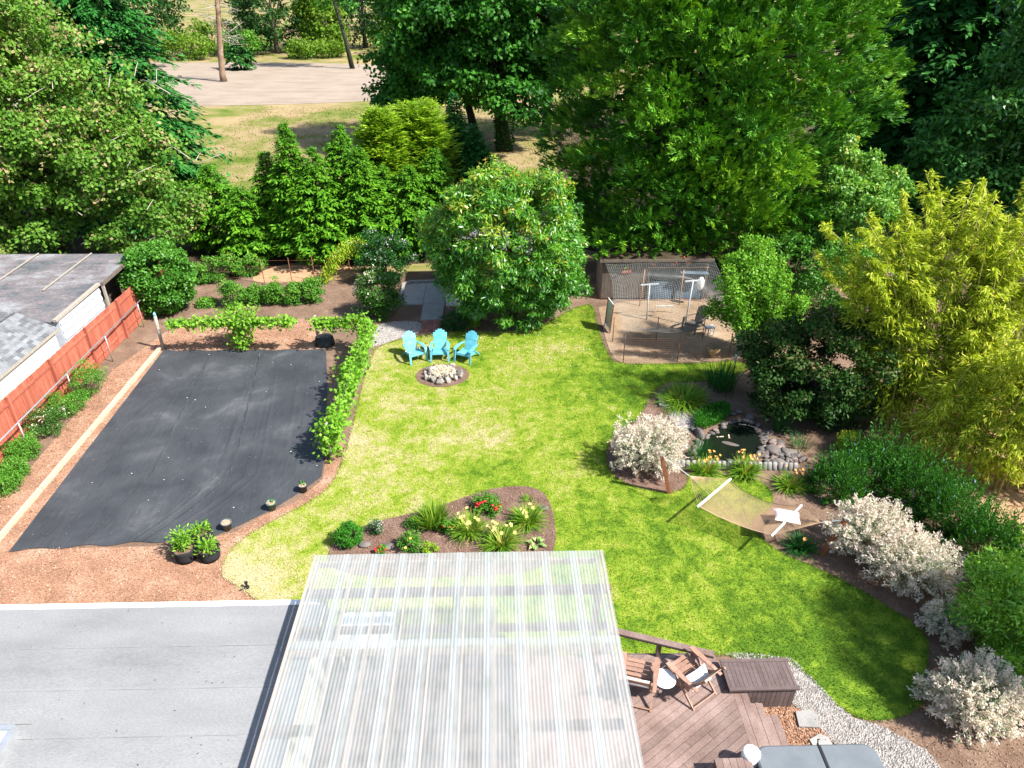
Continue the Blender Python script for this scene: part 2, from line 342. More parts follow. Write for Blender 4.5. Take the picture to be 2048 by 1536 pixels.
def inside(P, pl):
    x, y = P[:, 0], P[:, 1]; r = np.zeros(len(P), bool); n = len(pl); j = n - 1
    for i in range(n):
        xi, yi = pl[i]; xj, yj = pl[j]
        if yi != yj: r ^= ((yi > y) != (yj > y)) & (x < (xj - xi) * (y - yi) / (yj - yi) + xi)
        j = i
    return r
def scatter(rng, pl, n, holes=()):
    a = np.array(pl); lo = a.min(0); hi = a.max(0); P = rng.uniform(lo, hi, (n, 2)); k = inside(P, pl)
    for h in holes: k &= ~inside(P, h)
    return P[k]
def npmesh(name, V, nper, m, tint=None, tris=False):
    """V: (N*nper,3) verts, each consecutive nper verts is one face"""
    N = len(V) // nper; me = bpy.data.meshes.new(name)
    me.vertices.add(len(V)); me.vertices.foreach_set('co', np.ascontiguousarray(V, np.float32).ravel())
    me.loops.add(len(V)); me.loops.foreach_set('vertex_index', np.arange(len(V), dtype=np.int32))
    me.polygons.add(N); me.polygons.foreach_set('loop_start', np.arange(0, len(V), nper, dtype=np.int32))
    me.polygons.foreach_set('loop_total', np.full(N, nper, np.int32))
    if tint is not None:
        at_ = me.attributes.new('tint', 'FLOAT', 'FACE'); at_.data.foreach_set('value', np.clip(tint, 0, 1).astype(np.float32))
    me.materials.append(m); me.update(calc_edges=True); return me
def nrm(a): return a / np.maximum(np.linalg.norm(a, axis=-1, keepdims=True), 1e-6)
def runit(rng, n): return nrm(rng.normal(size=(n, 3)))
def leaves(base, d, n, l, w, tip=.55):
    """kite-shaped leaf quads"""
    d = nrm(d); s = nrm(np.cross(d, n)); l = np.asarray(l).reshape(-1, 1); w = np.asarray(w).reshape(-1, 1); up = np.cross(s, d)
    mid = base + d * l * tip
    V = np.stack([base, mid + s * w * .5 + up * w * .12, base + d * l, mid - s * w * .5 + up * w * .12], 1)
    return V.reshape(-1, 3)
def ribbons(base, az, l, w, lift, droop, seg=4, rng=None):
    """arching straps: returns quads"""
    n = len(base); out = []
    dh = np.stack([np.cos(az), np.sin(az), np.zeros(n)], 1); sd_ = np.stack([-np.sin(az), np.cos(az), np.zeros(n)], 1)
    ts = np.linspace(0, 1, seg + 1)
    P = []
    for t in ts:
        r = l * t * np.cos(lift) * (1 + .25 * t * droop); z = l * (t * np.sin(lift) - droop * t * t * .6)
        P.append(base + dh * r[:, None] + np.array([0, 0, 1.0]) * z[:, None])
    for i in range(seg):
        w0 = w * (1 - ts[i] ** 2 * .9); w1 = w * (1 - ts[i + 1] ** 2 * .9)
        out.append(np.stack([P[i] - sd_ * w0[:, None] / 2, P[i] + sd_ * w0[:, None] / 2, P[i + 1] + sd_ * w1[:, None] / 2, P[i + 1] - sd_ * w1[:, None] / 2], 1))
    return np.concatenate(out, 0).reshape(-1, 3), P[-1]

# ================================================================== ground
M['litter'] = mat('leaf_litter', [(.3, (.03, .022, .014)), (.55, (.065, .05, .03)), (.75, (.06, .07, .025))], 1.0, .95, .6, fine=12, fine_amt=.5, spec=.05)
sheet('ground', [(-600, -60), (600, -60), (600, 900), (-600, 900)], 0, M['field'])
sheet('sandy_yard', smoothpoly([(-75, 84), (-30, 84.5), (-12, 88), (-2, 95), (-4, 112), (-12, 121), (-30, 126), (-60, 127), (-90, 120)], 2), .02, M['sand'])
sheet('forest_floor', smoothpoly([(5, 33.5), (4, 50), (8, 90), (80, 120), (120, 60), (60, 15), (26, 15), (24, 34)], 1), .004, M['litter'])
sheet('forest_floor', smoothpoly([(-60, 31), (-16.5, 31), (-10, 35), (2, 36), (3, 40), (-10, 40.5), (-19, 44), (-60, 60)], 1), .003, M['litter'])
sheet('garden_soil', smoothpoly([(-16.2, -5), (-16.2, 33.4), (-11, 34.0), (-4.6, 34.2), (3, 35.5), (12, 36), (24, 34), (26, 20), (24, -5)], 1), .006, M['soil'])
bark_poly = poly([(-140, 1216), (-60, 1020), (50, 950), (150, 830), (225, 742), (290, 695), (330, 665), (420, 634), (640, 640), (650, 700), (330, 712), (22, 1100), (350, 1092), (470, 1065), (520, 1035), (590, 1005), (645, 960), (655, 900), (690, 880), (672, 960), (650, 985), (600, 1015), (520, 1055), (480, 1085), (445, 1150), (510, 1195), (640, 1300), (-140, 1330)])
sheet('bark_mulch_ground', bark_poly, .012, M['bark'])
lawn_px = [(757, 694), (800, 680), (850, 671), (905, 665), (960, 664), (1030, 665), (1080, 654), (1115, 636), (1140, 622), (1160, 613), (1186, 609), (1192, 645), (1204, 682), (1220, 720), (1242, 730), (1330, 729), (1420, 727), (1480, 722), (1500, 740), (1440, 760), (1380, 764), (1340, 764), (1318, 772), (1298, 795), (1282, 830), (1262, 850), (1225, 870), (1210, 905), (1213, 938), (1238, 963), (1285, 980), (1335, 989), (1368, 980), (1378, 962), (1374, 948), (1430, 952), (1490, 957), (1530, 968), (1548, 992), (1540, 1018), (1510, 1035), (1500, 1052), (1525, 1080), (1560, 1107), (1640, 1140), (1705, 1172), (1770, 1212), (1835, 1252), (1858, 1290), (1850, 1345), (1858, 1385), (1838, 1415), (1800, 1437), (1745, 1444), (1700, 1432), (1660, 1400), (1612, 1350), (1570, 1318), (1500, 1318), (1425, 1308), (1300, 1330), (900, 1340), (640, 1300), (505, 1192), (470, 1172), (440, 1148), (458, 1105), (480, 1083), (525, 1054), (600, 1017), (652, 984), (676, 950), (700, 880), (716, 810), (732, 750), (745, 712)]
lawn_poly = smoothpoly(poly(lawn_px), 1)
sheet('lawn', lawn_poly, .025, M['lawn'])
island = smoothpoly(poly([(655, 1112), (668, 1085), (705, 1063), (770, 1040), (850, 1024), (905, 1006), (965, 983), (1020, 974), (1066, 975), (1095, 994), (1110, 1040), (1112, 1100), (1080, 1150), (760, 1160), (660, 1140)]), 2)
sheet('island_bed', island, .045, M['bedmulch'])
firec = g(885, 752); firering = [(firec[0] + 1.02 * math.cos(t), firec[1] + .88 * math.sin(t)) for t in np.linspace(0, 2 * math.pi, 28, endpoint=False)]
sheet('fire_pit_ground', firering, .04, M['bedmulch'])
pen_poly = smoothpoly(poly([(1194, 604), (1204, 650), (1216, 695), (1232, 724), (1262, 729), (1400, 726), (1500, 715), (1520, 640), (1420, 600)]), 1)
sheet('pen_ground', pen_poly, .018, M['pendirt'])
gravel1 = smoothpoly(poly([(740, 695), (752, 650), (800, 642), (846, 645), (846, 664), (810, 672), (765, 690)]), 1)
sheet('gravel_path', gravel1, .016, M['gravelbase'])
gravel2 = poly([(1430, 1305), (1500, 1308), (1585, 1318), (1625, 1358), (1668, 1404), (1705, 1436), (1760, 1452), (1850, 1500), (1900, 1560), (1700, 1600), (1680, 1500), (1610, 1430), (1575, 1400), (1520, 1330)])
sheet('gravel_strip', gravel2, .02, M['gravelbase'])
bark2 = poly([(1545, 1400), (1610, 1425), (1660, 1480), (1690, 1540), (1540, 1560), (1500, 1420)])
sheet('bark_mulch_bed', bark2, .028, M['bark'])
willowbed = smoothpoly(poly([(1212, 935), (1210, 905), (1228, 868), (1282, 830), (1300, 795), (1330, 768), (1400, 800), (1390, 930), (1374, 962), (1340, 986), (1285, 980), (1238, 963)]), 1)
sheet('willow_bed', willowbed, .014, M['bedmulch'])
pondgravel = smoothpoly(poly([(1330, 790), (1400, 800), (1420, 830), (1390, 870), (1340, 850)]), 1)
sheet('pond_gravel', pondgravel, .02, M['gravelbase'])
sheet('straw_heap_ground', smoothpoly([(-12.4, 33.0), (-9.6, 33.0), (-7.0, 33.4), (-7.6, 35.5), (-10, 36), (-12, 35)], 2), .015, M['straw'])

rng = np.random.default_rng(5)
# grass blades on the lawn
P = scatter(rng, lawn_poly, 400000, (island, firering))
n = len(P); az = rng.uniform(0, 6.28, n); lean = rng.uniform(.1, .8, n); l = rng.uniform(.025, .06, n)
b = np.column_stack([P, np.full(n, .024)]); w = rng.uniform(.006, .011, n)
sdv = np.stack([-np.sin(az), np.cos(az), np.zeros(n)], 1) * w[:, None]
tipv = b + np.stack([np.cos(az) * np.sin(lean), np.sin(az) * np.sin(lean), np.cos(lean)], 1) * l[:, None]
V = np.stack([b - sdv, b + sdv, tipv], 1).reshape(-1, 3)
tag(link('lawn_blades', npmesh('lawn_blades', V, 3, M['lawn'])), 'short mown grass blades covering the lawn', 'grass', kind='stuff')
# edge fringe: longer tufts on the lawn border
# bark chips
def chips(name, pl, nn, m, z, label, smin=.03, smax=.07, holes=()):
    P = scatter(rng, pl, nn, holes); k = len(P)
    b = np.column_stack([P, rng.uniform(z, z + .02, k)]); d = runit(rng, k); d[:, 2] *= .35; nn_ = runit(rng, k); nn_[:, 2] = np.abs(nn_[:, 2]) + .8
    V = leaves(b, d, nn_, rng.uniform(smin, smax, k), rng.uniform(.015, .03, k), .5)
    tag(link(name, npmesh(name, V, 4, m)), label, 'mulch', kind='stuff')
fabric_hole = poly([(327, 702), (650, 700), (650, 900), (640, 955), (545, 1018), (420, 1076), (20, 1102)])
chips('bark_chips', bark_poly, 80000, M['chip'], .012, 'loose red-brown bark chips beside the black ground cloth', holes=(fabric_hole,))
chips('mulch_chips', island, 9000, M['bedchip'], .045, 'brown mulch chips in the island flower bed')
chips('mulch_chips', willowbed, 5000, M['bedchip'], .014, 'brown mulch chips under the left willow')
chips('mulch_chips', bark2, 5000, M['chip'], .03, 'rust-brown bark chips by the deck steps')
rightbed = poly([(1500, 1052), (1560, 1107), (1705, 1172), (1835, 1252), (1860, 1300), (1850, 1400), (1740, 1446), (1800, 1490), (2100, 1600), (2100, 1000), (1560, 980)])
chips('mulch_chips', rightbed, 16000, M['bedchip'], .008, 'dark mulch chips under the right-hand shrubs')
chips('mulch_chips', poly([(400, 560), (850, 575), (840, 650), (760, 640), (640, 636), (400, 632)]), 9000, M['bedchip'], .008, 'soil crumbs and chips between the berry bushes', .02, .05)
chips('mulch_chips', poly([(900, 610), (1120, 625), (1080, 652), (1020, 664), (900, 662)]), 4000, M['bedchip'], .008, 'mulch chips under the cherry tree', .02, .05)
# petals fallen round the cherry tree
P = np.concatenate([scatter(rng, poly([(950, 640), (1100, 630), (1240, 690), (1150, 740), (1000, 710), (900, 690)]), 230), scatter(rng, fabric_hole, 24)])
b = np.column_stack([P, np.full(len(P), .075)]); d = runit(rng, len(P)); d[:, 2] *= .1
tag(link('fallen_petals', npmesh('fallen_petals', leaves(b, d, np.tile([0, 0, 1.0], (len(P), 1)), rng.uniform(.03, .055, len(P)), rng.uniform(.02, .045, len(P))), 4, M['petal_w'])), 'pale petals and specks strewn over lawn and cloth', 'petals', kind='stuff')
# pebbles
def pebbles(name, pl, nn, m, z, label, r0=.015, r1=.035):
    P = scatter(rng, pl, nn); k = len(P); r = rng.uniform(r0, r1, k)
    c = np.column_stack([P, np.full(k, z)]); ax = runit(rng, k); ax[:, 2] *= .3; ax = nrm(ax); ay = nrm(np.cross(ax, np.tile([0, 0, 1.0], (k, 1)))); az_ = np.cross(ay, ax)
    pts = [c + ax * r[:, None] * 1.2, c + ay * r[:, None], c - ax * r[:, None] * 1.1, c - ay * r[:, None] * .9, c + np.abs(az_) * r[:, None] * .9]
    tri = []
    for i in range(4): tri.append(np.stack([pts[i], pts[(i + 1) % 4], pts[4]], 1))
    V = np.concatenate(tri, 0).reshape(-1, 3)
    tag(link(name, npmesh(name, V, 3, m)), label, 'gravel', kind='stuff')
pebbles('gravel_pebbles', gravel2, 20000, M['pebble'], .02, 'pale gravel strip curving round the deck')
pebbles('gravel_pebbles', gravel1, 6000, M['greypebble'], .016, 'grey gravel path beside the brick landing')
pebbles('gravel_pebbles', pondgravel, 4500, M['greypebble'], .02, 'grey gravel beside the pond')

# ground cloth -----------------------------------------------------
def cloth_material():
    m, nt, b, out = _base('woven_ground_cloth')
    p = _pos(nt); st = _pos(nt, (9, .7, 1))
    a = _noise(nt, .6, 5, .6, p, .4); s = _noise(nt, 2.2, 5, .7, st); wv = _noise(nt, 70, 2, .5, p)
    col = _ramp(nt, a.outputs[0], [(.35, (.029, .031, .035)), (.58, (.045, .048, .052)), (.70, (.075, .076, .079)), (.80, (.12, .116, .11))]).outputs[0]
    col = _mix(nt, 1.0, col, _ramp(nt, s.outputs[0], [(.3, (.86,) * 3), (.7, (1.2,) * 3)]).outputs[0], 'MULTIPLY')
    nt.links.new(col, b.inputs['Base Color']); b.inputs['Roughness'].default_value = .6; b.inputs['Specular IOR Level'].default_value = .22
    _bump(nt, b, s.outputs[0], .35, .03)
    return m
M['cloth'] = cloth_material()
NW, SW = g(327, 702), g(20, 1103)
rp = poly([(652, 700), (655, 760), (652, 840), (652, 900), (643, 955), (600, 986), (545, 1020), (480, 1052), (420, 1078)])
def along(pl, t):
    L = [math.dist(pl[i], pl[i + 1]) for i in range(len(pl) - 1)]; T = t * sum(L)
    for i, q in enumerate(L):
        if T <= q or i == len(L) - 1:
            k = min(1, T / q); return (pl[i][0] + (pl[i + 1][0] - pl[i][0]) * k, pl[i][1] + (pl[i + 1][1] - pl[i][1]) * k)
        T -= q
nu, nv = 170, 70; V = []; random.seed(3)
rid = [(random.uniform(0, 1), random.uniform(.003, .008), random.uniform(-.05, .05), random.uniform(.004, .013), random.uniform(0, .5), random.uniform(.5, 1)) for _ in range(18)]
for j in range(nv + 1):
    t = j / nv; a = (NW[0] + (SW[0] - NW[0]) * t, NW[1] + (SW[1] - NW[1]) * t); b_ = along(rp, t)
    for i in range(nu + 1):
        s = i / nu; x = a[0] + (b_[0] - a[0]) * s; y = a[1] + (b_[1] - a[1]) * s
        z = .03 + .006 * math.sin(x * 2.1 + y * .7) * math.sin(y * 1.3)
        for c0, wd, sl, hh, t0, t1 in rid: z += hh * math.exp(-((s - c0 - sl * t) / wd) ** 2) * (1 if t0 < t < t1 else .15)
        edge = min(s, 1 - s, t, 1 - t)
        if j == nv or j == 0: y += .05 * math.sin(x * 5 + j)
        V.append((x, y, z))
F = [(j * (nu + 1) + i, (j + 1) * (nu + 1) + i, (j + 1) * (nu + 1) + i + 1, j * (nu + 1) + i + 1) for j in range(nv) for i in range(nu)]
me = bpy.data.meshes.new('ground_cloth'); me.from_pydata(V, [], F); me.materials.append(M['cloth']); me.polygons.foreach_set('use_smooth', [True] * len(F))
tag(link('ground_cloth', me), 'large black woven weed cloth pinned flat over the vegetable plot', 'weed cloth')
M['clothseam'] = mat('cloth_seam', [(.40, (.026, .028, .032)), (.58, (.06, .06, .062)), (.74, (.15, .14, .125))], 1.6, .7, .2)
for s0, s1 in ((.30, .34), (.60, .655)):
    mb = MB(); k = 0
    for j in range(61):
        t = j / 60; a = (NW[0] + (SW[0] - NW[0]) * t, NW[1] + (SW[1] - NW[1]) * t); b_ = along(rp, t); s = s0 + (s1 - s0) * t + .002 * math.sin(j * 1.7)
        x = a[0] + (b_[0] - a[0]) * s; y = a[1] + (b_[1] - a[1]) * s; w_ = .006 + .010 * abs(math.sin(j * .9 + s0 * 9))
        mb.v += [(x - w_, y, .058), (x + w_, y, .062)]
        if j: mb.f.append((2 * j - 2, 2 * j - 1, 2 * j + 1, 2 * j))
    mb.build('cloth_seam', M['clothseam'], C.objects['ground_cloth'])
# staples in rows across the cloth
mb = MB()
for r in range(13):
    y = 15.0 + r * .86
    for k in range(34):
        x = -13.2 + k * .19 + random.uniform(-.06, .06)
        if random.random() < .2 and inside(np.array([[x, y]]), fabric_hole)[0]:
            mb.box((x, y + random.uniform(-.05, .05), .045), (random.uniform(.015, .04), .01, .006))
tag(mb.build('cloth_staples', M['galv']), 'rows of pale staples holding the black weed cloth', 'staples', kind='stuff')
# timber edging
t = thing('timber_edging', 'pale timber edging along the left side of the black cloth', 'edging', (-13.7, 20, 0))
p0 = (g(325, 699)[0] - .08, 26.1); p1 = (g(0, 1092)[0] - .12, 13.9); N = 4
for i in range(N):
    a = [p0[k] + (p1[k] - p0[k]) * (i + .004) / N for k in (0, 1)]; b_ = [p0[k] + (p1[k] - p0[k]) * (i + .996) / N for k in (0, 1)]
    MB().beam((*a, .075), (*b_, .075), .12, .13).build('timber', M['paletimber'], t, world=True)

# ================================================================== fence on the left
FX = -15.62
t = thing('board_fence', 'orange-red board fence along the left boundary', 'fence', (FX, 22, 0))
pk = MB().box((0, 0, .88), (.02, .136, 1.68)).mesh('board', M['fence'])
y = 13.6; i = 0
while y < 31.6:
    o = link('board', pk, t, True, loc=(FX + random.uniform(-.004, .004), y, random.uniform(-.012, .012))); y += .141
rail = MB().box((0, 0, 0), (.04, 2.36, .09)).mesh('rail', M['fence'])
pm = MB().box((0, 0, .86), (.095, .095, 1.74)).box((0, 0, 1.735), (.11, .11, .03)).mesh('post', M['fence'])
yy = [14.6, 17.05, 19.5, 22.0, 24.5, 27.1, 29.6]
for q in yy:
    link('post', pm, t, True, loc=(FX + .065, q, 0))
    for z in (.35, 1.5): link('rail', rail, t, True, loc=(FX + .034, q + 1.25, z))
t = thing('pipe_rail', 'galvanised pipe rail on thin posts in front of the orange fence', 'rail', (-15.15, 22, 0))
MB().tube([(-14.95, 13.5, 1.16), (-15.02, 17.7, 1.17), (-15.3, 28.4, 1.15)], .028, 8).build('top_pipe', M['galv'], t, True, True)
for q in (16.0, 18.9, 22.0, 25.0, 28.1):
    x = -15.02 - (q - 17.7) * .027
    MB().tube([(x, q, 0), (x, q, 1.16)], .021, 7).build('pipe_post', M['galv'], t, True, True)

# ================================================================== neighbour's buildings
# low roof building
t = thing('low_outbuilding', "neighbour's low outbuilding with a stained patchwork flat roof", 'building', (-21, 27, 0))
A = g(123, 638, 2.4); 
XW = -16.05
MB().prism([(-30, 23.9), (XW, 23.9), (XW, 27.0), (-30, 27.0)], 0, 2.3).build('wall', M['metalwall'], t, world=True)
MB().prism([(-30, 27.02), (-17.0, 27.02), (-17.0, 30.2), (-30, 30.2)], 0, 2.25).build('wall', M['oldwood'], t, world=True)
rf = thing  # roof strips as separate roofing panels
for k in range(6):
    ya = 23.75 + k * 1.1; x1 = XW - .02 if k < 3 else -15.95
    MB().add([(-30, ya, 2.42 + k * .03), (x1, ya, 2.34 + k * .03), (x1, ya + 1.13, 2.365 + k * .03), (-30, ya + 1.13, 2.445 + k * .03),
              (-30, ya, 2.34 + k * .03), (x1, ya, 2.30 + k * .03), (x1, ya + 1.13, 2.315 + k * .03), (-30, ya + 1.13, 2.36 + k * .03)],
             [(0, 1, 2, 3), (7, 6, 5, 4), (0, 4, 5, 1), (1, 5, 6, 2), (2, 6, 7, 3), (3, 7, 4, 0)]).build('roofing_sheet', M['oldroof'], t, world=True)
for x in (-28.0, -25.2, -22.6, -20.2, -17.9):
    MB().beam((x, 26.4, 2.53 - (x + 30) * .004), (x + .05, 30.3, 2.64 - (x + 30) * .004), .05, .035).build('roof_batten', M['greytimber'], t, world=True)
MB().beam((XW + .0, 23.7, 2.40), (XW + .0, 27.05, 2.46), .14, .10).build('roof_trim', M['greytimber'], t, world=True)
MB().beam((-15.93, 27.1, 2.42), (-15.93, 30.4, 2.52), .06, .14).build('fascia', M['oldwood'], t, world=True)
MB().beam((-15.95, 27.15, .0), (-15.95, 27.15, 2.38), .09, .09, up=(0, 1, 0)).build('porch_post', M['greytimber'], t, world=True)
wc = MB()
ys = np.linspace(23.92, 26.98, 62)
prof = [(XW + .012 + .012 * (1 if (i // 2) % 2 else -1), yy_) for i, yy_ in enumerate(ys)]
zz = np.linspace(.15, 2.28, 29)
wc.add([(XW + .02 + .016 * (1 if (j // 2) % 2 else -.6), q, z) for j, z in enumerate(zz) for q in (23.92, 26.98)], [(2 * j, 2 * j + 1, 2 * j + 3, 2 * j + 2) for j in range(len(zz) - 1)])
wc.build('metal_siding', M['metalwall'], t, world=True)
# shingled shed
t = thing('garden_shed', 'cream shed with grey asphalt shingle roof behind the orange fence', 'shed', (-17.4, 21.7, 0))
EX, RX, Y0, Y1, ZE, ZR = -15.92, -17.3, 19.75, 23.55, 2.2, 2.86
MB().add([(-18.55, Y0 + .12, 0), (-16.02, Y0 + .12, 0), (-16.02, Y0 + .12, 2.15), (RX, Y0 + .12, 2.76), (-18.55, Y0 + .12, 2.15),
          (-18.55, Y1 - .12, 0), (-16.02, Y1 - .12, 0), (-16.02, Y1 - .12, 2.15), (RX, Y1 - .12, 2.76), (-18.55, Y1 - .12, 2.15)],
         [(0, 1, 2, 3, 4), (9, 8, 7, 6, 5), (1, 6, 7, 2), (5, 0, 4, 9), (2, 7, 8, 3), (3, 8, 9, 4)]).build('wall', M['cream'], t, world=True)
sl = math.hypot(EX - RX, ZR - ZE); ang = math.atan2(ZR - ZE, EX - RX)
roof = MB().beam((EX, (Y0 + Y1) / 2, ZE - .02), (RX, (Y0 + Y1) / 2, ZR - .02), Y1 - Y0, .04).beam((2 * RX - EX, (Y0 + Y1) / 2, ZE - .02), (RX, (Y0 + Y1) / 2, ZR - .02), Y1 - Y0, .04).build('roof', M['roofing'], t, world=True)
shm = [MB().box((0, 0, 0), (.17, wd, .012)).mesh('shingle', M['shingle']) for wd in (.20, .27, .34)]
rows = int(sl / .135)
for side in (1, -1):
    for r in range(rows + 1):
        y = Y0 + random.uniform(0, .2)
        while y < Y1 - .05:
            k = random.randrange(3); wd = (.20, .27, .34)[k]
            dd = .07 + r * .135; x = EX + (RX - EX) * dd / sl; z = ZE + (ZR - ZE) * dd / sl + .012 + random.uniform(0, .003)
            if side < 0:
                if y > Y0 + 4.2: break
                x = 2 * RX - x
            yc = min(y + wd / 2, Y1 - wd / 2)
            if side > 0 or r > rows - 3: link('shingle', shm[k], roof, loc=(x, yc, z), rot=(0, (ang + .06) * side, 0))
            y += wd + .006
for k in range(13):
    MB().box((RX, Y0 + .15 + k * .292, ZR + .032), (.26, .27, .014)).build('ridge_cap', M['shingle'], roof)
MB().beam((EX + .012, Y0, ZE - .05), (EX + .012, Y1, ZE - .05), .02, .1).build('eave_trim', M['greytimber'], t, world=True)
MB().box((-16.03, (Y0 + Y1) / 2, 0.06), (.05, Y1 - Y0 - .3, .1)).build('skirting', M['cream'], t, world=True)

# ================================================================== our house: flat roof, gutter
RZ = 2.4
M['seam'] = mat('bitumen_seam', [(.35, (.07, .07, .07)), (.6, (.18, .18, .18))], 1.5, .8, 0)
t = thing('house', 'house with pale grey roll roofing and white eave edge in the foreground', 'house', (-12, 3, 0))
MB().prism([(-30, -9), (-3.75, -9), (-3.75, 9.95), (-30, 9.95)], 0, RZ - .12).build('wall', M['cream'], t, world=True)
yb = 10.17; k = 0
while yb > -9.5:
    ya = yb - .92; zt = RZ - .0 + k * .010
    zb = RZ - .11
    MB().prism([(-30.2, ya - .06), (-3.55, ya - .06), (-3.55, yb), (-30.2, yb)], zt - .010, zt).build('roofing_strip', M['roofing'], t, world=True)
    MB().prism([(-30.2, ya - .069), (-3.55, ya - .069), (-3.55, ya - .061), (-30.2, ya - .061)], zt, zt + .0115).build('seam', M['seam'], t, world=True)
    yb = ya; k += 1
MB().prism([(-30.2, -9.4), (-3.55, -9.4), (-3.55, 10.165), (-30.2, 10.165)], RZ - .11, RZ - .011).build('roof_deck', M['white'], t, world=True)
MB().beam((-30.2, 10.235, RZ - .045), (-3.55, 10.235, RZ - .045), .125, .11).build('gutter', M['white'], t, world=True)
for x in (-26.2, -22.1, -18.0, -13.9, -9.9, -6.9):
    MB().box((x, 10.236, RZ - .04), (.012, .13, .112)).build('gutter_joint', M['galv'], t, world=True)
mb = MB()
for k in range(60):
    x = random.uniform(-12, -3.8); y = random.uniform(6, 10.1); a = random.uniform(0, 3.1); L_ = random.uniform(.01, .03)
    mb.beam((x, y, RZ + .055), (x + L_ * math.cos(a), y + L_ * math.sin(a), RZ + .058), .009, .004)
o = mb.build('leaf_litter', M['litter'], t, world=True); o['kind'] = 'stuff'
# roof patch strip + skylight
MB().prism([(-10.8, 7.62), (-7.95, 7.62), (-7.8, 7.92), (-10.8, 7.92)], RZ + .035, RZ + .042).build('roofing_patch', M['roofing'], t, world=True)
s0 = g(30, 1455, 2.6); 
t = thing('skylight', 'small framed skylight at the lower left corner of the grey roof', 'skylight', (s0[0] - .6, s0[1] - .5, RZ))
x1, y1 = s0[0] - .02, s0[1]
for a, b_ in (((x1 - 1.2, y1), (x1, y1)), ((x1, y1 - .9), (x1, y1 - .05)), ((x1 - 1.2, y1 - .95), (x1, y1 - .95)), ((x1 - 1.25, y1 - .9), (x1 - 1.25, y1 - .05))):
    MB().beam((*a, RZ + .12), (*b_, RZ + .12), .09, .2).build('frame', M['galv'], t, world=True)
MB().box((x1 - .62, y1 - .475, RZ + .17), (1.15, .86, .02)).build('pane', M['glass'], t, world=True)

# ================================================================== patio cover
PZ = 2.85; PX0, PX1, PY0, PY1 = -3.84, 2.07, 4.2, 11.1
def poly_material():
    m, nt, b, out = _base('corrugated_polycarbonate')
    b.inputs['Base Color'].default_value = (.58, .62, .62, 1); b.inputs['Roughness'].default_value = .35; b.inputs['Specular IOR Level'].default_value = .5
    p = _pos(nt, (1, .3, 1)); n = _noise(nt, 1.4, 5, .65, p)
    nt.links.new(_ramp(nt, _noise(nt, 3.5, 5, .7, _pos(nt, (1.5, .35, 1))).outputs[0], [(.32, (.43, .455, .435)), (.5, (.55, .58, .575)), (.7, (.61, .635, .635))]).outputs[0], b.inputs['Base Color'])
    tr = nt.nodes.new('ShaderNodeBsdfTransparent'); tr.inputs[0].default_value = (.95, .96, .95, 1)
    tl = nt.nodes.new('ShaderNodeBsdfTranslucent'); tl.inputs[0].default_value = (.66, .69, .68, 1)
    m1 = nt.nodes.new('ShaderNodeMixShader'); m1.inputs[0].default_value = .5
    nt.links.new(b.outputs[0], m1.inputs[1]); nt.links.new(tl.outputs[0], m1.inputs[2])
    mr = nt.nodes.new('ShaderNodeMapRange'); mr.inputs[1].default_value = .35; mr.inputs[2].default_value = .7; mr.inputs[3].default_value = .50; mr.inputs[4].default_value = .36
    nt.links.new(n.outputs[0], mr.inputs[0])
    m2 = nt.nodes.new('ShaderNodeMixShader'); nt.links.new(mr.outputs[0], m2.inputs[0])
    nt.links.new(m1.outputs[0], m2.inputs[1]); nt.links.new(tr.outputs[0], m2.inputs[2]); nt.links.new(m2.outputs[0], out.inputs[0])
    return m
M['polyc'] = poly_material()
t = thing('patio_cover', 'patio cover roofed with clear corrugated plastic panels on brown beams', 'patio cover', (0, 8, 0))
pitch = (PX1 - PX0) / 10; PW = pitch + .13
for row, (ya, yb, dz) in enumerate(((8.72, PY1, 0.0), (PY0, 8.86, .022))):
    mb = MB(); nw = 11; seg = nw * 6
    for i in range(seg + 1):
        s = i / seg; x = s * PW; z = .0045 * math.cos(s * nw * 2 * math.pi) + .009 * s
        for q in (ya, yb): mb.v.append((x, q, z))
    mb.f = [(2 * i, 2 * i + 2, 2 * i + 3, 2 * i + 1) for i in range(seg)]
    me = mb.mesh('corrugated_panel', M['polyc'], True)
    for k in range(10):
        link('corrugated_panel', me, t, True, loc=(PX0 + k * pitch - .02, 0, PZ + dz + random.uniform(0, .003)))
for k in range(11):
    x = PX0 + .05 + k * (PX1 - PX0 - .1) / 10 + (.17 if 0 < k < 10 else 0)
    MB().beam((x, PY0, PZ - .085), (x, PY1 - .1, PZ - .085), .032, .10).build('rafter', M['rafter'], t, world=True)
for yv, w_, m_ in ((g(900, 1178, 2.7)[1], .14, 'beam'), (g(900, 1248, 2.75)[1], .09, 'beam'), (8.8, .05, 'rafter'), (g(900, 1446, 2.75)[1], .12, 'beam'), (PY1 - .06, .045, 'rafter'), (5.2, .1, 'beam')):
    x1 = PX1 + (.16 if w_ == .14 else -.02)
    MB().beam((PX0 - (.1 if w_ == .14 else -.02), yv, PZ - .225), (x1, yv, PZ - .225), w_, .14).build('cross_beam', M[m_], t, world=True)
yb_ = g(900, 1178, 2.7)[1]
for x in (PX0 + .25, -.9, PX1 - .1):
    MB().box((x, yb_, PZ / 2 - .15), (.12, .12, PZ - .3)).build('post', M['beam'], t, world=True)
MB().beam((PX0 - .03, PY0, PZ - .03), (PX0 - .03, PY1, PZ - .03), .035, .09).build('side_trim', M['rafter'], t, world=True)
MB().beam((PX1 + .065, PY0, PZ - .03), (PX1 + .065, PY1, PZ - .03), .03, .09).build('side_trim', M['rafter'], t, world=True)

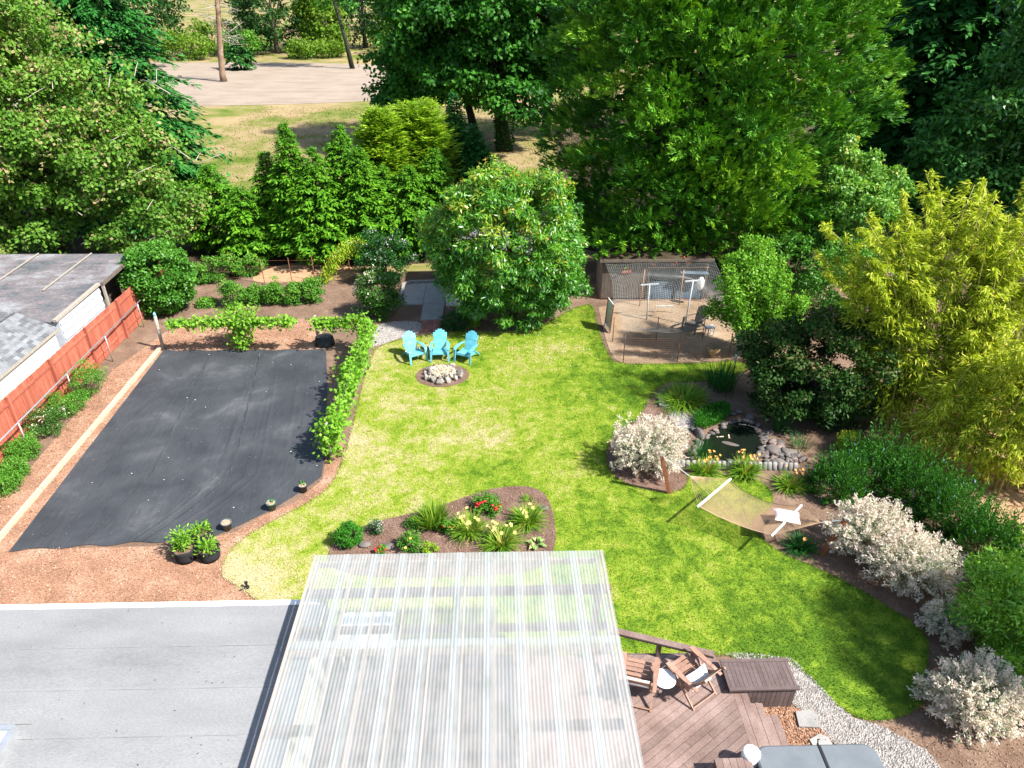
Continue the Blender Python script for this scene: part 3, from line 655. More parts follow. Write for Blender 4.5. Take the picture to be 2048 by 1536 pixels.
# ================================================================== deck
DZ = .5
def clip(pl, nx, ny, d):
    out = []
    for i in range(len(pl)):
        a = pl[i]; b = pl[(i + 1) % len(pl)]; da = a[0] * nx + a[1] * ny - d; db = b[0] * nx + b[1] * ny - d
        if da >= 0: out.append(a)
        if (da >= 0) != (db >= 0):
            k = da / (da - db); out.append((a[0] + (b[0] - a[0]) * k, a[1] + (b[1] - a[1]) * k))
    return out
t = thing('deck', 'brown wooden deck with diagonal boards beside the patio cover', 'deck', (2, 8, 0))
deckp = [(-3.5, 10.42), (4.66, 10.3), (4.80, 9.45), (4.86, 4.6), (-3.5, 4.6)]
a0 = g(1259, 1440, DZ); a1 = g(1341, 1378, DZ); da = math.atan2(a1[1] - a0[1], a1[0] - a0[0])
nx, ny = -math.sin(da), math.cos(da); BW = .145
ds = [p[0] * nx + p[1] * ny for p in deckp]; d = min(ds)
while d < max(ds):
    pl = clip(clip(deckp, nx, ny, d + .004), -nx, -ny, -(d + BW - .004))
    if len(pl) >= 3:
        # board joints
        dx, dy = math.cos(da), math.sin(da); ts = [p[0] * dx + p[1] * dy for p in pl]; tm = min(ts); cuts = [tm - 1]
        c = tm + random.uniform(1.2, 3.6)
        while c < max(ts): cuts.append(c); c += 3.6
        cuts.append(max(ts) + 1)
        for i in range(len(cuts) - 1):
            q = clip(clip(pl, dx, dy, cuts[i] + .003), -dx, -dy, -(cuts[i + 1] - .003))
            if len(q) >= 3: MB().prism(q, DZ - .03, DZ + random.uniform(-.002, .002)).build('deck_board', M['deck'], t, world=True)
    d += BW
MB().prism([(-3.45, 10.36), (4.62, 10.24), (4.74, 9.45), (4.80, 4.65), (-3.45, 4.65)], .02, DZ - .06).build('deck_frame', M['darkdeck'], t, world=True)
MB().beam((-3.5, 10.44, DZ - .1), (4.69, 10.32, DZ - .1), .03, .2).build('fascia', M['darkdeck'], t, world=True)
# edge board + steps
st = [(4.80, DZ + .004, 2), (5.10, .33, 2), (5.40, .16, 2)]
for i, (x, z, nb) in enumerate(st):
    for k in range(nb):
        xa = x + k * .15; yt = 9.36 - i * .16
        MB().prism([(xa + .003, 4.6), (xa + .145, 4.6), (xa + .145, yt), (xa + .003, yt + .02)], z - .035, z).build('step_board', M['deck'], t, world=True)
    MB().prism([(x + .02, 4.6), (x + .27, 4.6), (x + .27, 9.2 - i * .16), (x + .02, 9.2 - i * .16)], .01, z - .05).build('riser', M['darkdeck'], t, world=True)
# low rail
t = thing('deck_rail', 'brown timber rail crossing the far corner of the deck', 'rail', (3.4, 10.1, 0))
RLZ = .95; r0 = g3(1215, 1258, RLZ); r1 = g3(1428, 1309, RLZ)
MB().beam(r0, r1, .15, .04).build('top_rail', M['deck'], t, world=True)
MB().beam((r0[0], r0[1], RLZ - .07), (r1[0], r1[1], RLZ - .07), .04, .09).build('under_rail', M['darkdeck'], t, world=True)
for q in (.02, .5, .82):
    x = r0[0] + (r1[0] - r0[0]) * q; y = r0[1] + (r1[1] - r0[1]) * q
    MB().box((x, y, RLZ / 2 - .02), (.09, .09, RLZ - .02)).build('post', M['darkdeck'], t, world=True)
# bench
t = thing('storage_bench', 'dark brown slatted box bench at the deck corner by the lawn', 'bench', (5.3, 9.45, 0))
bz = .66; bx0 = 4.69; bx1 = g(1586, 1350, bz)[0]; by0 = g(1520, 1380, bz)[1]; by1 = g(1500, 1318, bz)[1]
for k in range(14):
    x = bx0 + .06 + k * (bx1 - bx0 - .12) / 14; w_ = (bx1 - bx0 - .12) / 14
    MB().prism([(x + .003, by0 + .08), (x + w_ - .003, by0 + .08), (x + w_ - .003, by1 - .08), (x + .003, by1 - .08)], bz - .03, bz).build('slat', M['darkdeck'], t, world=True)
for a, b_ in (((bx0, by0 + .037), (bx1 + .03, by0 + .037)), ((bx0, by1 - .037), (bx1 + .03, by1 - .037))):
    MB().beam((*a, bz - .012), (*b_, bz - .012), .078, .04).build('frame_board', M['darkdeck'], t, world=True)
for x in (bx0 + .025, bx1 - .025):
    MB().beam((x, by0 + .08, bz - .014), (x, by1 - .08, bz - .014), .06, .036).build('frame_board', M['darkdeck'], t, world=True)
for k in range(14):
    x = bx0 + .02 + k * (bx1 - bx0 - .04) / 14
    MB().box((x + .048, by0 + .05, bz / 2 - .02), ((bx1 - bx0 - .04) / 14 - .008, .022, bz - .05)).build('face_board', M['darkdeck'], t, world=True)
for k in range(6):
    MB().box((bx1 - .03, by0 + .12 + k * .105, bz / 2 - .02), (.022, .098, bz - .05)).build('face_board', M['darkdeck'], t, world=True)
MB().box(((bx0 + bx1) / 2, by1 - .06, bz / 2 - .02), (bx1 - bx0 - .1, .02, bz - .06)).build('back_panel', M['darkdeck'], t, world=True)

# hot tub
hx0, hx1 = 4.70, 6.98; hy1 = 7.93; hy0 = hy1 - 2.2
def rrect(x0, y0, x1, y1, r, corners=(1, 1, 1, 1), n=6):
    out = []
    for (cx, cy, a, on) in ((x1 - r, y1 - r, 0, corners[0]), (x0 + r, y1 - r, 90, corners[1]), (x0 + r, y0 + r, 180, corners[2]), (x1 - r, y0 + r, 270, corners[3])):
        if on: out += [(cx + r * math.cos(math.radians(a + k * 90 / n)), cy + r * math.sin(math.radians(a + k * 90 / n))) for k in range(n + 1)]
        else:
            out.append((x1 if a in (0, 270) else x0, y1 if a in (0, 90) else y0))
    return out
t = thing('hot_tub', 'hot tub with folding grey vinyl cover beside the deck steps', 'hot tub', ((hx0 + hx1) / 2, (hy0 + hy1) / 2, 0))
MB().prism(rrect(hx0 + .05, hy0 + .05, hx1 - .05, hy1 - .05, .22), 0, .78).build('cabinet', M['tubside'], t, world=True)
xm = g(1637, 1490, .9)[0]
for xa, xb, cr in ((hx0, xm - .012, (0, 1, 1, 0)), (xm + .012, hx1, (1, 0, 0, 1))):
    mb = MB(); pl = rrect(xa, hy0, xb, hy1, .24, cr); n_ = len(pl)
    cxm = (xa + xb) / 2; cym = (hy0 + hy1) / 2
    inn = [(cxm + (x - cxm) * .95, cym + (y - cym) * .97) for x, y in pl]
    mb.add([(x, y, .76) for x, y in pl] + [(x, y, .875) for x, y in pl] + [(x, y, .90) for x, y in inn],
           [(i, (i + 1) % n_, n_ + (i + 1) % n_, n_ + i) for i in range(n_)] + [(n_ + i, n_ + (i + 1) % n_, 2 * n_ + (i + 1) % n_, 2 * n_ + i) for i in range(n_)] + [tuple(range(2 * n_, 3 * n_)), tuple(range(n_))[::-1]])
    mb.build('cover_half', M['tubcover'], t, world=True)
mb = MB().beam((xm, hy1 + .02, .885), (xm, hy0, .885), .03, .03); mb.build('cover_hinge', M['black'], t, world=True)
MB().tube([(xm, hy1 + .01, .9), (xm, hy1 + .05, .96), (xm + .02, hy1 + .03, 1.0)], .012, 5).build('cover_handle', M['black'], t, world=True)
t = thing('step_stool', 'small brown slatted step box beside the hot tub', 'step', (4.3, 7.55, DZ))
for k in range(5): MB().box((3.98 + k * .135, 7.35, DZ + .36), (.128, .72, .03)).build('slat', M['deck'], t, world=True)
for x in (3.93, 4.57): MB().box((x, 7.35, DZ + .17), (.03, .7, .34)).build('side_panel', M['darkdeck'], t, world=True)
c = g3(1506, 1503, .95)
t = thing('white_drum', 'round white drum at the corner of the hot tub', 'drum', (c[0] - .02, c[1], DZ))
MB().disc_stack([(.16, 0), (.17, .3), (.165, .42), (.14, .45)], n=20).build('drum', M['white'], t, smooth=True)
MB().disc_stack([(.172, .10), (.178, .12), (.172, .14)], n=20).build('band', M['potgrey'], t, smooth=True)

# ================================================================== furniture
def clone(root, loc, rotz, label):
    r = root.copy(); C.objects.link(r); r.location = loc; r.rotation_euler = (0, 0, rotz); r['label'] = label
    for ch in [o for o in C.objects if o.parent == root]:
        c = ch.copy(); C.objects.link(c); c.parent = r
        for gch in [o for o in C.objects if o.parent == ch]:
            d = gch.copy(); C.objects.link(d); d.parent = c
    return r
def adirondack(name, label, m, loc, rotz, group=None, cat='chair'):
    t = thing(name, label, cat, loc, rotz, group)
    # seat slats run front to back, curved
    for k in range(6):
        x = -.215 + k * .086
        mb = MB(); pts = [(-.34, .30), (-.32, .365), (-.15, .35), (.05, .29), (.22, .25)]
        for i in range(len(pts) - 1): mb.beam((x, pts[i][0], pts[i][1]), (x, pts[i + 1][0], pts[i + 1][1]), .078, .022)
        mb.build('seat_slat', m, t)
    MB().beam((-.27, -.30, .30), (.27, -.30, .30), .03, .09).build('apron', m, t)
    tops = [.86, .94, .985, .985, .94, .86]
    for k in range(6):
        s = k - 2.5; xb = s * .066; xt = s * .092; h = tops[k]
        mb = MB(); L = [(0.0, .058), (.3, .07), (.72, .088), (.95, .09), (1, .078)]
        prev = None
        for q, w_ in L:
            z = .24 + (h - .24) * q; y = .20 + (z - .24) * .42 + .05 * q * q; x = xb + (xt - xb) * min(1, q * 1.15)
            if prev: mb.beam(prev[0], (x, y, z), prev[1], .02, (0, 1, .3), w1=w_, h1=.02)
            prev = ((x, y, z), w_)
        mb.build('back_slat', m, t)
    MB().beam((-.24, .40, .66), (.24, .40, .66), .03, .05).build('back_brace', m, t)
    for s in (-1, 1):
        mb = MB(); pts = [(.27, .40, .52, .07), (.31, .22, .555, .09), (.335, 0, .57, .115), (.34, -.26, .57, .125), (.335, -.37, .555, .10), (.335, -.405, .52, .08)]
        for i in range(len(pts) - 1):
            a, b = pts[i], pts[i + 1]; mb.beam((s * a[0], a[1], a[2]), (s * b[0], b[1], b[2]), a[3], .024, w1=b[3], h1=.024)
        mb.build('armrest', m, t)
        MB().beam((s * .33, -.36, .56), (s * .345, -.43, 0), .045, .10, (1, 0, 0), w1=.035, h1=.06).build('leg', m, t)
        MB().beam((s * .27, .16, .33), (s * .31, .50, 0), .04, .09, (1, 0, 0), w1=.03, h1=.05).build('leg', m, t)
        MB().beam((s * .275, -.34, .33), (s * .265, .24, .24), .028, .09).build('seat_rail', m, t)
    return t
grp = 'turquoise adirondack chairs by the fire pit'
c0 = adirondack('adirondack_chair', 'middle turquoise plastic adirondack chair facing the fire pit', M['turq'], (-2.29, 25.05, .025), 0.02, grp)
clone(c0, (-3.30, 24.95, .025), .5, 'left turquoise adirondack chair, nearest the vine row')
clone(c0, (-1.22, 24.9, .025), -.45, 'right turquoise adirondack chair, on the cherry tree side')
adirondack('weathered_chair', 'weathered grey wooden adirondack chair inside the netted pen', M['oldwood'], (8.45, 27.3, .02), -.9)
t = thing('small_stool', 'small pale stool beside the weathered chair in the pen', 'stool', (8.95, 26.75, .02), .3)
MB().box((0, 0, .40), (.38, .30, .04)).build('top', M['pvc'], t)
for a in (-.14, .14):
    for b in (-.11, .11): MB().beam((a, b, 0), (a, b, .38), .035, .035, (0, 1, 0)).build('leg', M['pvc'], t)

# rocks
M['firechip'] = mat('fire_wood_chip', [(.3, (.30, .13, .06)), (.45, (.45, .34, .20)), (.6, (.58, .52, .40))], 9, .9, .2)
def rockmesh(seed, m, sub=2):
    r = random.Random(seed); import bmesh
    bm = bmesh.new(); bmesh.ops.create_icosphere(bm, subdivisions=sub, radius=1)
    ph = [(Vector((r.gauss(0, 1), r.gauss(0, 1), r.gauss(0, 1))).normalized(), r.uniform(.55, .9)) for _ in range(7)]
    for v in bm.verts:
        for d_, k in ph:
            q = v.co.dot(d_)
            if q > k: v.co -= d_ * (q - k) * .85
        v.co *= r.uniform(.96, 1.04)
    me = bpy.data.meshes.new('rock'); bm.to_mesh(me); bm.free(); me.materials.append(m)
    return me
RM = [rockmesh(i, M['rock'], 1) for i in range(6)]
RR = [rockmesh(20 + i, M['riverrock']) for i in range(7)]
for me in RR: me.polygons.foreach_set('use_smooth', [True] * len(me.polygons))
random.seed(11)
t = thing('fire_pit', 'ring of rough stones forming the fire pit on the lawn', 'fire pit', (*firec, .04))
for ring, nst, rr, zz_, s0, s1 in ((0, 16, .68, .07, .09, .22), (1, 17, .55, .17, .07, .17), (2, 7, .30, .2, .06, .12)):
    for k in range(nst):
        a = 2 * math.pi * k / nst + random.uniform(-.12, .12) + ring * .2; r_ = rr + random.uniform(-.13, .10); s = random.uniform(s0, s1)
        link('stone', RM[random.randrange(6)], t, loc=(r_ * math.cos(a), r_ * .85 * math.sin(a), zz_ + random.uniform(-.02, .03)), rot=[random.uniform(0, 6) for _ in range(3)], scale=(s, s * random.uniform(.7, 1), s * random.uniform(.6, .85)))
mb = MB()
for k in range(420):
    a = random.uniform(0, 6.28); r_ = .48 * math.sqrt(random.random()); x, y = r_ * math.cos(a), r_ * .85 * math.sin(a)
    b = random.uniform(0, 6.28); L_ = random.uniform(.04, .13)
    mb.beam((x, y, .22 + random.uniform(0, .12) - r_ * .2), (x + L_ * math.cos(b), y + L_ * math.sin(b), .22 + random.uniform(0, .12) - r_ * .2), random.uniform(.015, .05), .014)
o = mb.build('wood_chips', M['firechip'], t); o['kind'] = 'stuff'
MB().disc_stack([(.5, .0), (.5, .12), (.3, .17)], n=18, sy=.85).build('ash_bed', M['potgrey'], t)

# pots and grow bags
def pot(name, label, loc, r, h, m, sprout=None, grp=None):
    t = thing(name, label, 'pot', loc, 0, grp)
    MB().disc_stack([(r * .72, 0), (r * .95, h * .9), (r * 1.06, h * .9), (r * 1.06, h), (r * .92, h), (r * .9, h * .9)], n=18).build('pot_body', m, t, True)
    MB().disc_stack([(r * .9, h * .86), (r * .88, h * .9), (r * .3, h * .93)], n=14).build('soil', M['potsoil'], t)
    if sprout:
        k = sprout; rg = np.random.default_rng(k); b = np.column_stack([rg.normal(0, r * .35, (k, 2)), np.full(k, h * .9)])
        V, _ = ribbons(b, rg.uniform(0, 6.28, k), rg.uniform(.12, .26, k), np.full(k, .035), rg.uniform(.9, 1.4, k), rg.uniform(0, .5, k), 3)
        link('sprout', npmesh('sprout', V, 4, M['L_ground'], np.tile(rg.random(k), 3)), t)
    return t
gp = 'small pots along the cloth edge'
pot('flower_pot', 'dark pot with a seedling nearest the vine row end', (*g(608, 984), .04), .13, .24, M['pot'], 9, gp)
pot('flower_pot', 'green glazed pot on the edge of the black cloth', (*g(545, 1020), .04), .14, .25, M['greenpot'], 5, gp)
pot('flower_pot', 'grey pot of bare soil near the grow bags', (*g(456, 1060), .04), .14, .25, M['potgrey'], None, gp)
for i, (u, v, lab) in enumerate(((374, 1118, 'black fabric grow bag with the tallest leafy plant, left of the three'), (421, 1116, 'black fabric grow bag nearest the lawn with low leafy plant'), (408, 1082, 'black fabric grow bag half hidden behind the other two'))):
    t = thing('grow_bag', lab, 'grow bag', (*g(u, v), .02), i * .7, 'black fabric grow bags')
    rg = np.random.default_rng(60 + i); mb = MB()
    prof = [(.25, 0), (.275, .12), (.27, .30), (.285, .38), (.265, .385), (.25, .30)]
    mb.disc_stack(prof, n=22)
    mb.v = [(x * (1 + .05 * math.sin(3 * math.atan2(y, x) + i)), y * (1 + .04 * math.cos(2 * math.atan2(y, x))), z + (.015 * math.sin(4 * math.atan2(y, x)) if z > .3 else 0)) for x, y, z in mb.v]
    mb.build('bag', M['felt'], t, True)
    MB().disc_stack([(.25, .27), (.24, .30), (.1, .31)], n=16).build('soil', M['soil'], t)
    for s in (-1, 1): MB().tube([(s * .27, -.06, .34), (s * .31, -.05, .27), (s * .31, .05, .27), (s * .27, .06, .34)], .014, 5).build('handle', M['felt'], t)
    k = (420, 260, 170)[i]; hgt = (.45, .2, .18)[i]; c_ = rg.normal(0, .11, (k, 2)); zb = rg.uniform(.30, .32 + hgt, k) ; b = np.column_stack([c_ + (np.array([-.06, .12]) if i == 0 else 0), zb])
    d = np.column_stack([c_ * 6, rg.uniform(-.1, .9, k)]) + rg.normal(0, .5, (k, 3)); nn_ = rg.normal(0, .4, (k, 3)) + np.array([0, 0, 1])
    link('foliage', npmesh('foliage', leaves(b, d, nn_, rg.uniform(.09, .16, k), rg.uniform(.03, .05, k)), 4, M['L_vine'], rg.random(k)), t)

# hammock ----------------------------------------------------------
pl0 = g3(1338, 987); top0 = (pl0[0] - .37, pl0[1], 1.40)
t = thing('hammock_post', 'leaning red-brown hammock post in front of the left willow', 'post', pl0, 0, 'hammock posts')
MB().beam(pl0, top0, .10, .10, (0, 1, 0)).build('timber', M['redpost'], t, world=True)
MB().box((top0[0] - .01, top0[1], 1.46), (.11, .11, .10)).build('cap', M['greytimber'], t, world=True)
pr0 = g3(1640, 1112); top1 = (pr0[0] + .42, pr0[1] + .05, 1.20)
t = thing('hammock_post', 'leaning red-brown hammock post beside the long willow hedge', 'post', pr0, 0, 'hammock posts')
MB().beam(pr0, top1, .10, .10, (0, 1, 0)).build('timber', M['redpost'], t, world=True)
MB().box((top1[0] + .015, top1[1], 1.225), (.12, .12, .05)).build('cap', M['greytimber'], t, world=True)
hz = .85
B = [Vector(g3(u, v, z_)) for u, v, z_ in ((1397, 1012, hz), (1460, 959, hz), (1602, 1012, .8), (1545, 1070, .8))]
apL = Vector(g3(1379, 952, 1.18)); apR = Vector(g3(1641, 1045, 1.0))
t = thing('hammock', 'tan rope hammock with white spreader bars slung over the lawn', 'hammock', (6.9, 15, 0))
MB().beam(B[0] + (B[0] - B[1]) * .03, B[1] + (B[1] - B[0]) * .03, .045, .04).build('spreader_bar', M['white'], t, world=True)
MB().beam(B[3] + (B[3] - B[2]) * .03, B[2] + (B[2] - B[3]) * .03, .045, .04).build('spreader_bar', M['white'], t, world=True)
def bedpt(s, q):
    a = B[0].lerp(B[1], s); b = B[3].lerp(B[2], s); p = a.lerp(b, q); sag = 4 * q * (1 - q); pin = 1 - .14 * sag
    c_ = B[0].lerp(B[1], .5).lerp(B[3].lerp(B[2], .5), q); p = c_ + (p - c_) * pin
    p.z -= sag * (.20 + .10 * (4 * s * (1 - s))); return p
mb = MB(); R_ = .0058
for k in range(33):
    s = k / 32; mb.tube([bedpt(s, q) for q in np.linspace(0, 1, 12)], R_ if 0 < k < 32 else .014, 3, False)
for k in range(1, 44):
    q = k / 44; sh = .5 / 32 * (1 if k % 2 else -1)
    mb.tube([bedpt(min(1, max(0, s + sh)), q) for s in np.linspace(0, 1, 10)], R_ * .85, 3, False)
o = mb.build('rope_bed', M['rope'], t, world=True)
for ap, e0, e1 in ((apL, B[0], B[1]), (apR, B[3], B[2])):
    mb = MB()
    for k in range(17): mb.tube([ap, e0.lerp(e1, k / 16)], .006, 3, False)
    mb.build('harness_cords', M['rope'], t, world=True)
MB().tube([top0, apL], .012, 5).build('hanging_rope', M['pvc'], t, world=True)
MB().tube([top1, apR], .012, 5).build('hanging_rope', M['pvc'], t, world=True)
def pillow(name, label, c, sx, sy, h, rot, m, cat='pillow'):
    mb = MB(); n_ = 12
    for j in range(n_ + 1):
        for i in range(n_ + 1):
            a = i / n_ * 2 - 1; b = j / n_ * 2 - 1; e = max(0, (1 - a ** 4) * (1 - b ** 4)) ** .6; pin = 1 - .07 * (a * a * b * b) + .0
            mb.v.append((a * sx * (1 - .07 * (1 - abs(b)) ) * 1, b * sy * (1 - .07 * (1 - abs(a))), h * e))
    o = len(mb.v)
    mb.v += [(x, y, -z * .6) for x, y, z in mb.v]
    for j in range(n_):
        for i in range(n_):
            q = (j * (n_ + 1) + i, j * (n_ + 1) + i + 1, (j + 1) * (n_ + 1) + i + 1, (j + 1) * (n_ + 1) + i); mb.f.append(q); mb.f.append(tuple(o + k for k in reversed(q)))
    ob = mb.build(name, m, None, True); ob.location = c; ob.rotation_euler = rot
    return tag(ob, label, cat)
pc = B[3].lerp(B[2], .55); pc = pc + (B[0] - B[3]).normalized() * .02
pillow('pillow', 'pale pink pillow lying at the right end of the hammock', (pc.x - .02, pc.y + .02, .85), .33, .24, .10, (.0, .05, -.25), M['pinkcushion'])

# deck chairs -------------------------------------------------------
def deckchair(label, loc, rotz, grp):
    t = thing('deck_chair', label, 'chair', loc, rotz, grp)
    for k in range(6): MB().beam((-.26, .36 - k * .10, .44 - k * .018), (.26, .36 - k * .10, .44 - k * .018), .082, .018).build('seat_slat', M['teak'], t)
    for k in range(7):
        q = .08 + k * .088; MB().beam((-.25, -.18 - q * .5, .36 + q * .87), (.25, -.18 - q * .5, .36 + q * .87), .07, .016, (0, -.87, -.5)).build('back_slat', M['teak'], t)
    for s in (-1, 1):
        MB().beam((s * .28, .40, .43), (s * .28, -.22, .32), .03, .06).build('seat_rail', M['teak'], t)
        MB().beam((s * .275, -.16, .33), (s * .275, -.55, .98), .03, .055).build('back_post', M['teak'], t)
        mb = MB(); pts = [(.36, .11), (.1, .12), (-.2, .085), (-.46, .075)]
        for i in range(3): mb.beam((s * .345, pts[i][0], .64), (s * .345, pts[i + 1][0], .625), pts[i][1], .026, w1=pts[i + 1][1], h1=.026)
        mb.build('armrest', M['teak'], t)
        MB().beam((s * .325, .30, .63), (s * .325, -.45, 0), .028, .055).build('leg', M['teak'], t)
        MB().beam((s * .30, -.32, .60), (s * .30, .34, 0), .028, .055).build('leg', M['teak'], t)
    MB().tube([(-.32, -.43, .05), (.32, -.43, .05)], .018, 6).build('foot_bar', M['teak'], t)
    MB().tube([(-.30, .32, .05), (.30, .32, .05)], .018, 6).build('foot_bar', M['teak'], t)
    return t
CL = (*g(1277, 1348, 1.0), DZ); CR = (*g(1383, 1342, 1.0), DZ); RL, RR_ = -.28, .58
c1 = deckchair('wooden folding deck chair half under the patio cover edge', CL, RL, 'wooden deck chairs')
c2 = clone(c1, CR, RR_, 'wooden folding deck chair with pale cushion by the bench')
def local(loc, rz, p):
    q = Matrix.Rotation(rz, 3, 'Z') @ Vector(p); return (loc[0] + q.x, loc[1] + q.y, loc[2] + q.z)
pillow('seat_cushion', 'pale patterned cushion on the right deck chair', local(CR, RR_, (0, -.20, .52)), .27, .16, .09, (.75, 0, RR_), M['cushion'], 'cushion')
pillow('seat_cushion', 'narrow white cushion on the back of the left deck chair', local(CL, RL, (0, -.28, .60)), .24, .07, .05, (1.0, 0, RL), M['cushion'], 'cushion')
t = thing('bistro_table', 'small round white metal table between the two deck chairs', 'table', (*g(1329, 1356, 1.02), DZ))
MB().disc_stack([(.225, .485), (.235, .495), (.235, .515), (.225, .52), (.10, .513)], n=28).build('tabletop', M['whitetable'], t, True)
for k in range(3):
    a = k * 2.094 + .4; MB().tube([(.17 * math.cos(a), .17 * math.sin(a), .49), (.03 * math.cos(a + .5), .03 * math.sin(a + .5), .25), (.19 * math.cos(a + 1), .19 * math.sin(a + 1), 0)], .009, 5).build('leg', M['ironwire'], t)
# table under the cover, seen blurred through the panels
t = thing('patio_table', 'white-topped table blurred under the left of the patio cover', 'table', (-2.2, 10.2, 0))
tc = g(735, 1262, 1.2)
MB().prism(rrect(tc[0] - .62, tc[1] - .45, tc[0] + .55, tc[1] + .5, .1), 1.17, 1.22).build('tabletop', M['white'], t, world=True)
for a in (-.5, .45):
    for b in (-.35, .4): MB().box((tc[0] + a, tc[1] + b, .83 if tc[1] + b < 10.3 else .585), (.05, .05, .68 if tc[1] + b < 10.3 else 1.17)).build('leg', M['white'], t, world=True)

# concrete landing, bricks ------------------------------------------
t = tag(sheet('concrete_landing', [(-4.45, 30.1), (-4.45, 32.6), (-2.42, 32.75), (-2.42, 28.42), (-3.40, 28.42), (-3.42, 30.1)], .03, M['concrete']), kind='structure')
for pl in ([(-4.4, 30.14), (-3.44, 30.14), (-3.44, 32.6), (-4.2, 32.55), (-4.4, 32.3)], [(-3.42, 30.14), (-2.44, 30.14), (-2.44, 32.66), (-3.42, 32.62)], [(-3.38, 28.46), (-2.44, 28.46), (-2.44, 30.12), (-3.38, 30.12)]):
    MB().prism(pl, .02, .085).build('slab', M['concrete'], t)
MB().prism([(-4.62, 30.0), (-4.46, 30.0), (-4.46, 32.5), (-4.2, 32.74), (-2.44, 32.84), (-2.44, 32.98), (-4.3, 32.9), (-4.62, 32.55)], .0, .14).build('kerb', M['greypebble'], t)
t = thing('brick_landing', 'small red brick landing between concrete walk and lawn', 'paving', (-2.86, 27.9, 0))
bm_ = MB().box((0, 0, 0), (.095, .205, .06)).mesh('brick', M['brick'])
for i in range(8):
    for j in range(5):
        link('brick', bm_, t, True, loc=(-3.26 + i * .107 + .0, 27.45 + j * .213, .04 + random.uniform(-.003, .003)))

# white shed behind the cherry
t = thing('white_shed', 'white shed hidden behind the cherry tree', 'shed', (.3, 31.5, 0))
MB().prism([(-2.36, 30.05), (3.05, 30.05), (3.05, 33.2), (-2.36, 33.2)], 0, 2.35).build('wall', M['white'], t, world=True)
for k in range(14): MB().box((.345, 30.04, .12 + k * .165), (5.41, .018, .012)).build('siding_line', M['pvc'], t, world=True)
MB().beam((.345, 29.85, 2.36), (.345, 33.4, 2.6), 5.7, .06).build('roof', M['oldroof'], t, world=True)
MB().box((-1.2, 30.035, 1.0), (.85, .03, 1.95)).build('door', M['pvc'], t, world=True)
MB().box((3.07, 30.03, 1.2), (.07, .07, 2.3)).build('corner_trim', M['white'], t, world=True)

# chicken coop -------------------------------------------------------
t = thing('chicken_coop', 'weathered grey wooden chicken coop with open right side', 'coop', (7, 31.2, 0))
cx0, cx1, cy0, cy1 = 4.85, 9.7, 30.6, 32.4
bw = .145; x = cx0
while x < 6.95:
    MB().box((x + bw / 2, cy0 + random.uniform(-.006, .006), .78), (bw - .008, .025, 1.42)).build('board', M['oldwood'], t, world=True)
    MB().box((x + bw / 2, cy0 - .02, 1.72 + random.uniform(-.01, .01)), (bw - .008, .025, .44)).build('board', M['oldwood'], t, world=True); x += bw
MB().box((cx0, (cy0 + cy1) / 2, .95), (.04, cy1 - cy0, 1.9)).build('side_wall', M['oldwood'], t, world=True)
MB().box((cx1, (cy0 + cy1) / 2, .95), (.04, cy1 - cy0, 1.9)).build('side_wall', M['oldwood'], t, world=True)
MB().box(((cx0 + cx1) / 2, cy1, .95), (cx1 - cx0, .04, 1.9)).build('back_wall', M['oldwood'], t, world=True)
MB().beam(((cx0 + cx1) / 2, cy0 - .22, 2.02), ((cx0 + cx1) / 2, cy1 + .2, 2.12), cx1 - cx0 + .35, .05).build('roof', M['litter'], t, world=True)
MB().box(((cx0 + cx1) / 2, cy0 - .24, 2.0), (cx1 - cx0 + .36, .035, .13)).build('fascia', M['oldwood'], t, world=True)
for x in (7.0, 8.3, 9.66): MB().box((x, cy0, .97), (.08, .08, 1.94)).build('post', M['oldwood'], t, world=True)
MB().box((8.35, cy0 + .02, .45), (2.6, .03, .85)).build('tarp_panel', M['bluetarp'], t, world=True)
MB().beam((8.4, cy0 - .12, 1.42), (9.7, cy0 - .16, 1.36), .45, .02).build('tarp_panel', M['bluetarp'], t, world=True)
MB().tube([(6.9, cy0 - .1, 1.62), (9.7, cy0 - .1, 1.60)], .025, 6).build('roost_pole', M['poleorange'], t, world=True)
t = thing('coop_sign', 'small red sign with worn lettering on the coop wall', 'sign', (5.95, cy0 - .05, 1.45))
MB().box((0, 0, 0), (.46, .02, .22), Matrix.Rotation(-.12, 3, 'Y')).build('board', M['signred'], t)
for k in range(6): MB().box((-.17 + k * .068, -.014, (-.17 + k * .068) * .12), (.038, .006, .085 + .03 * (k % 2))).build('lettering', M['signtext'], t)
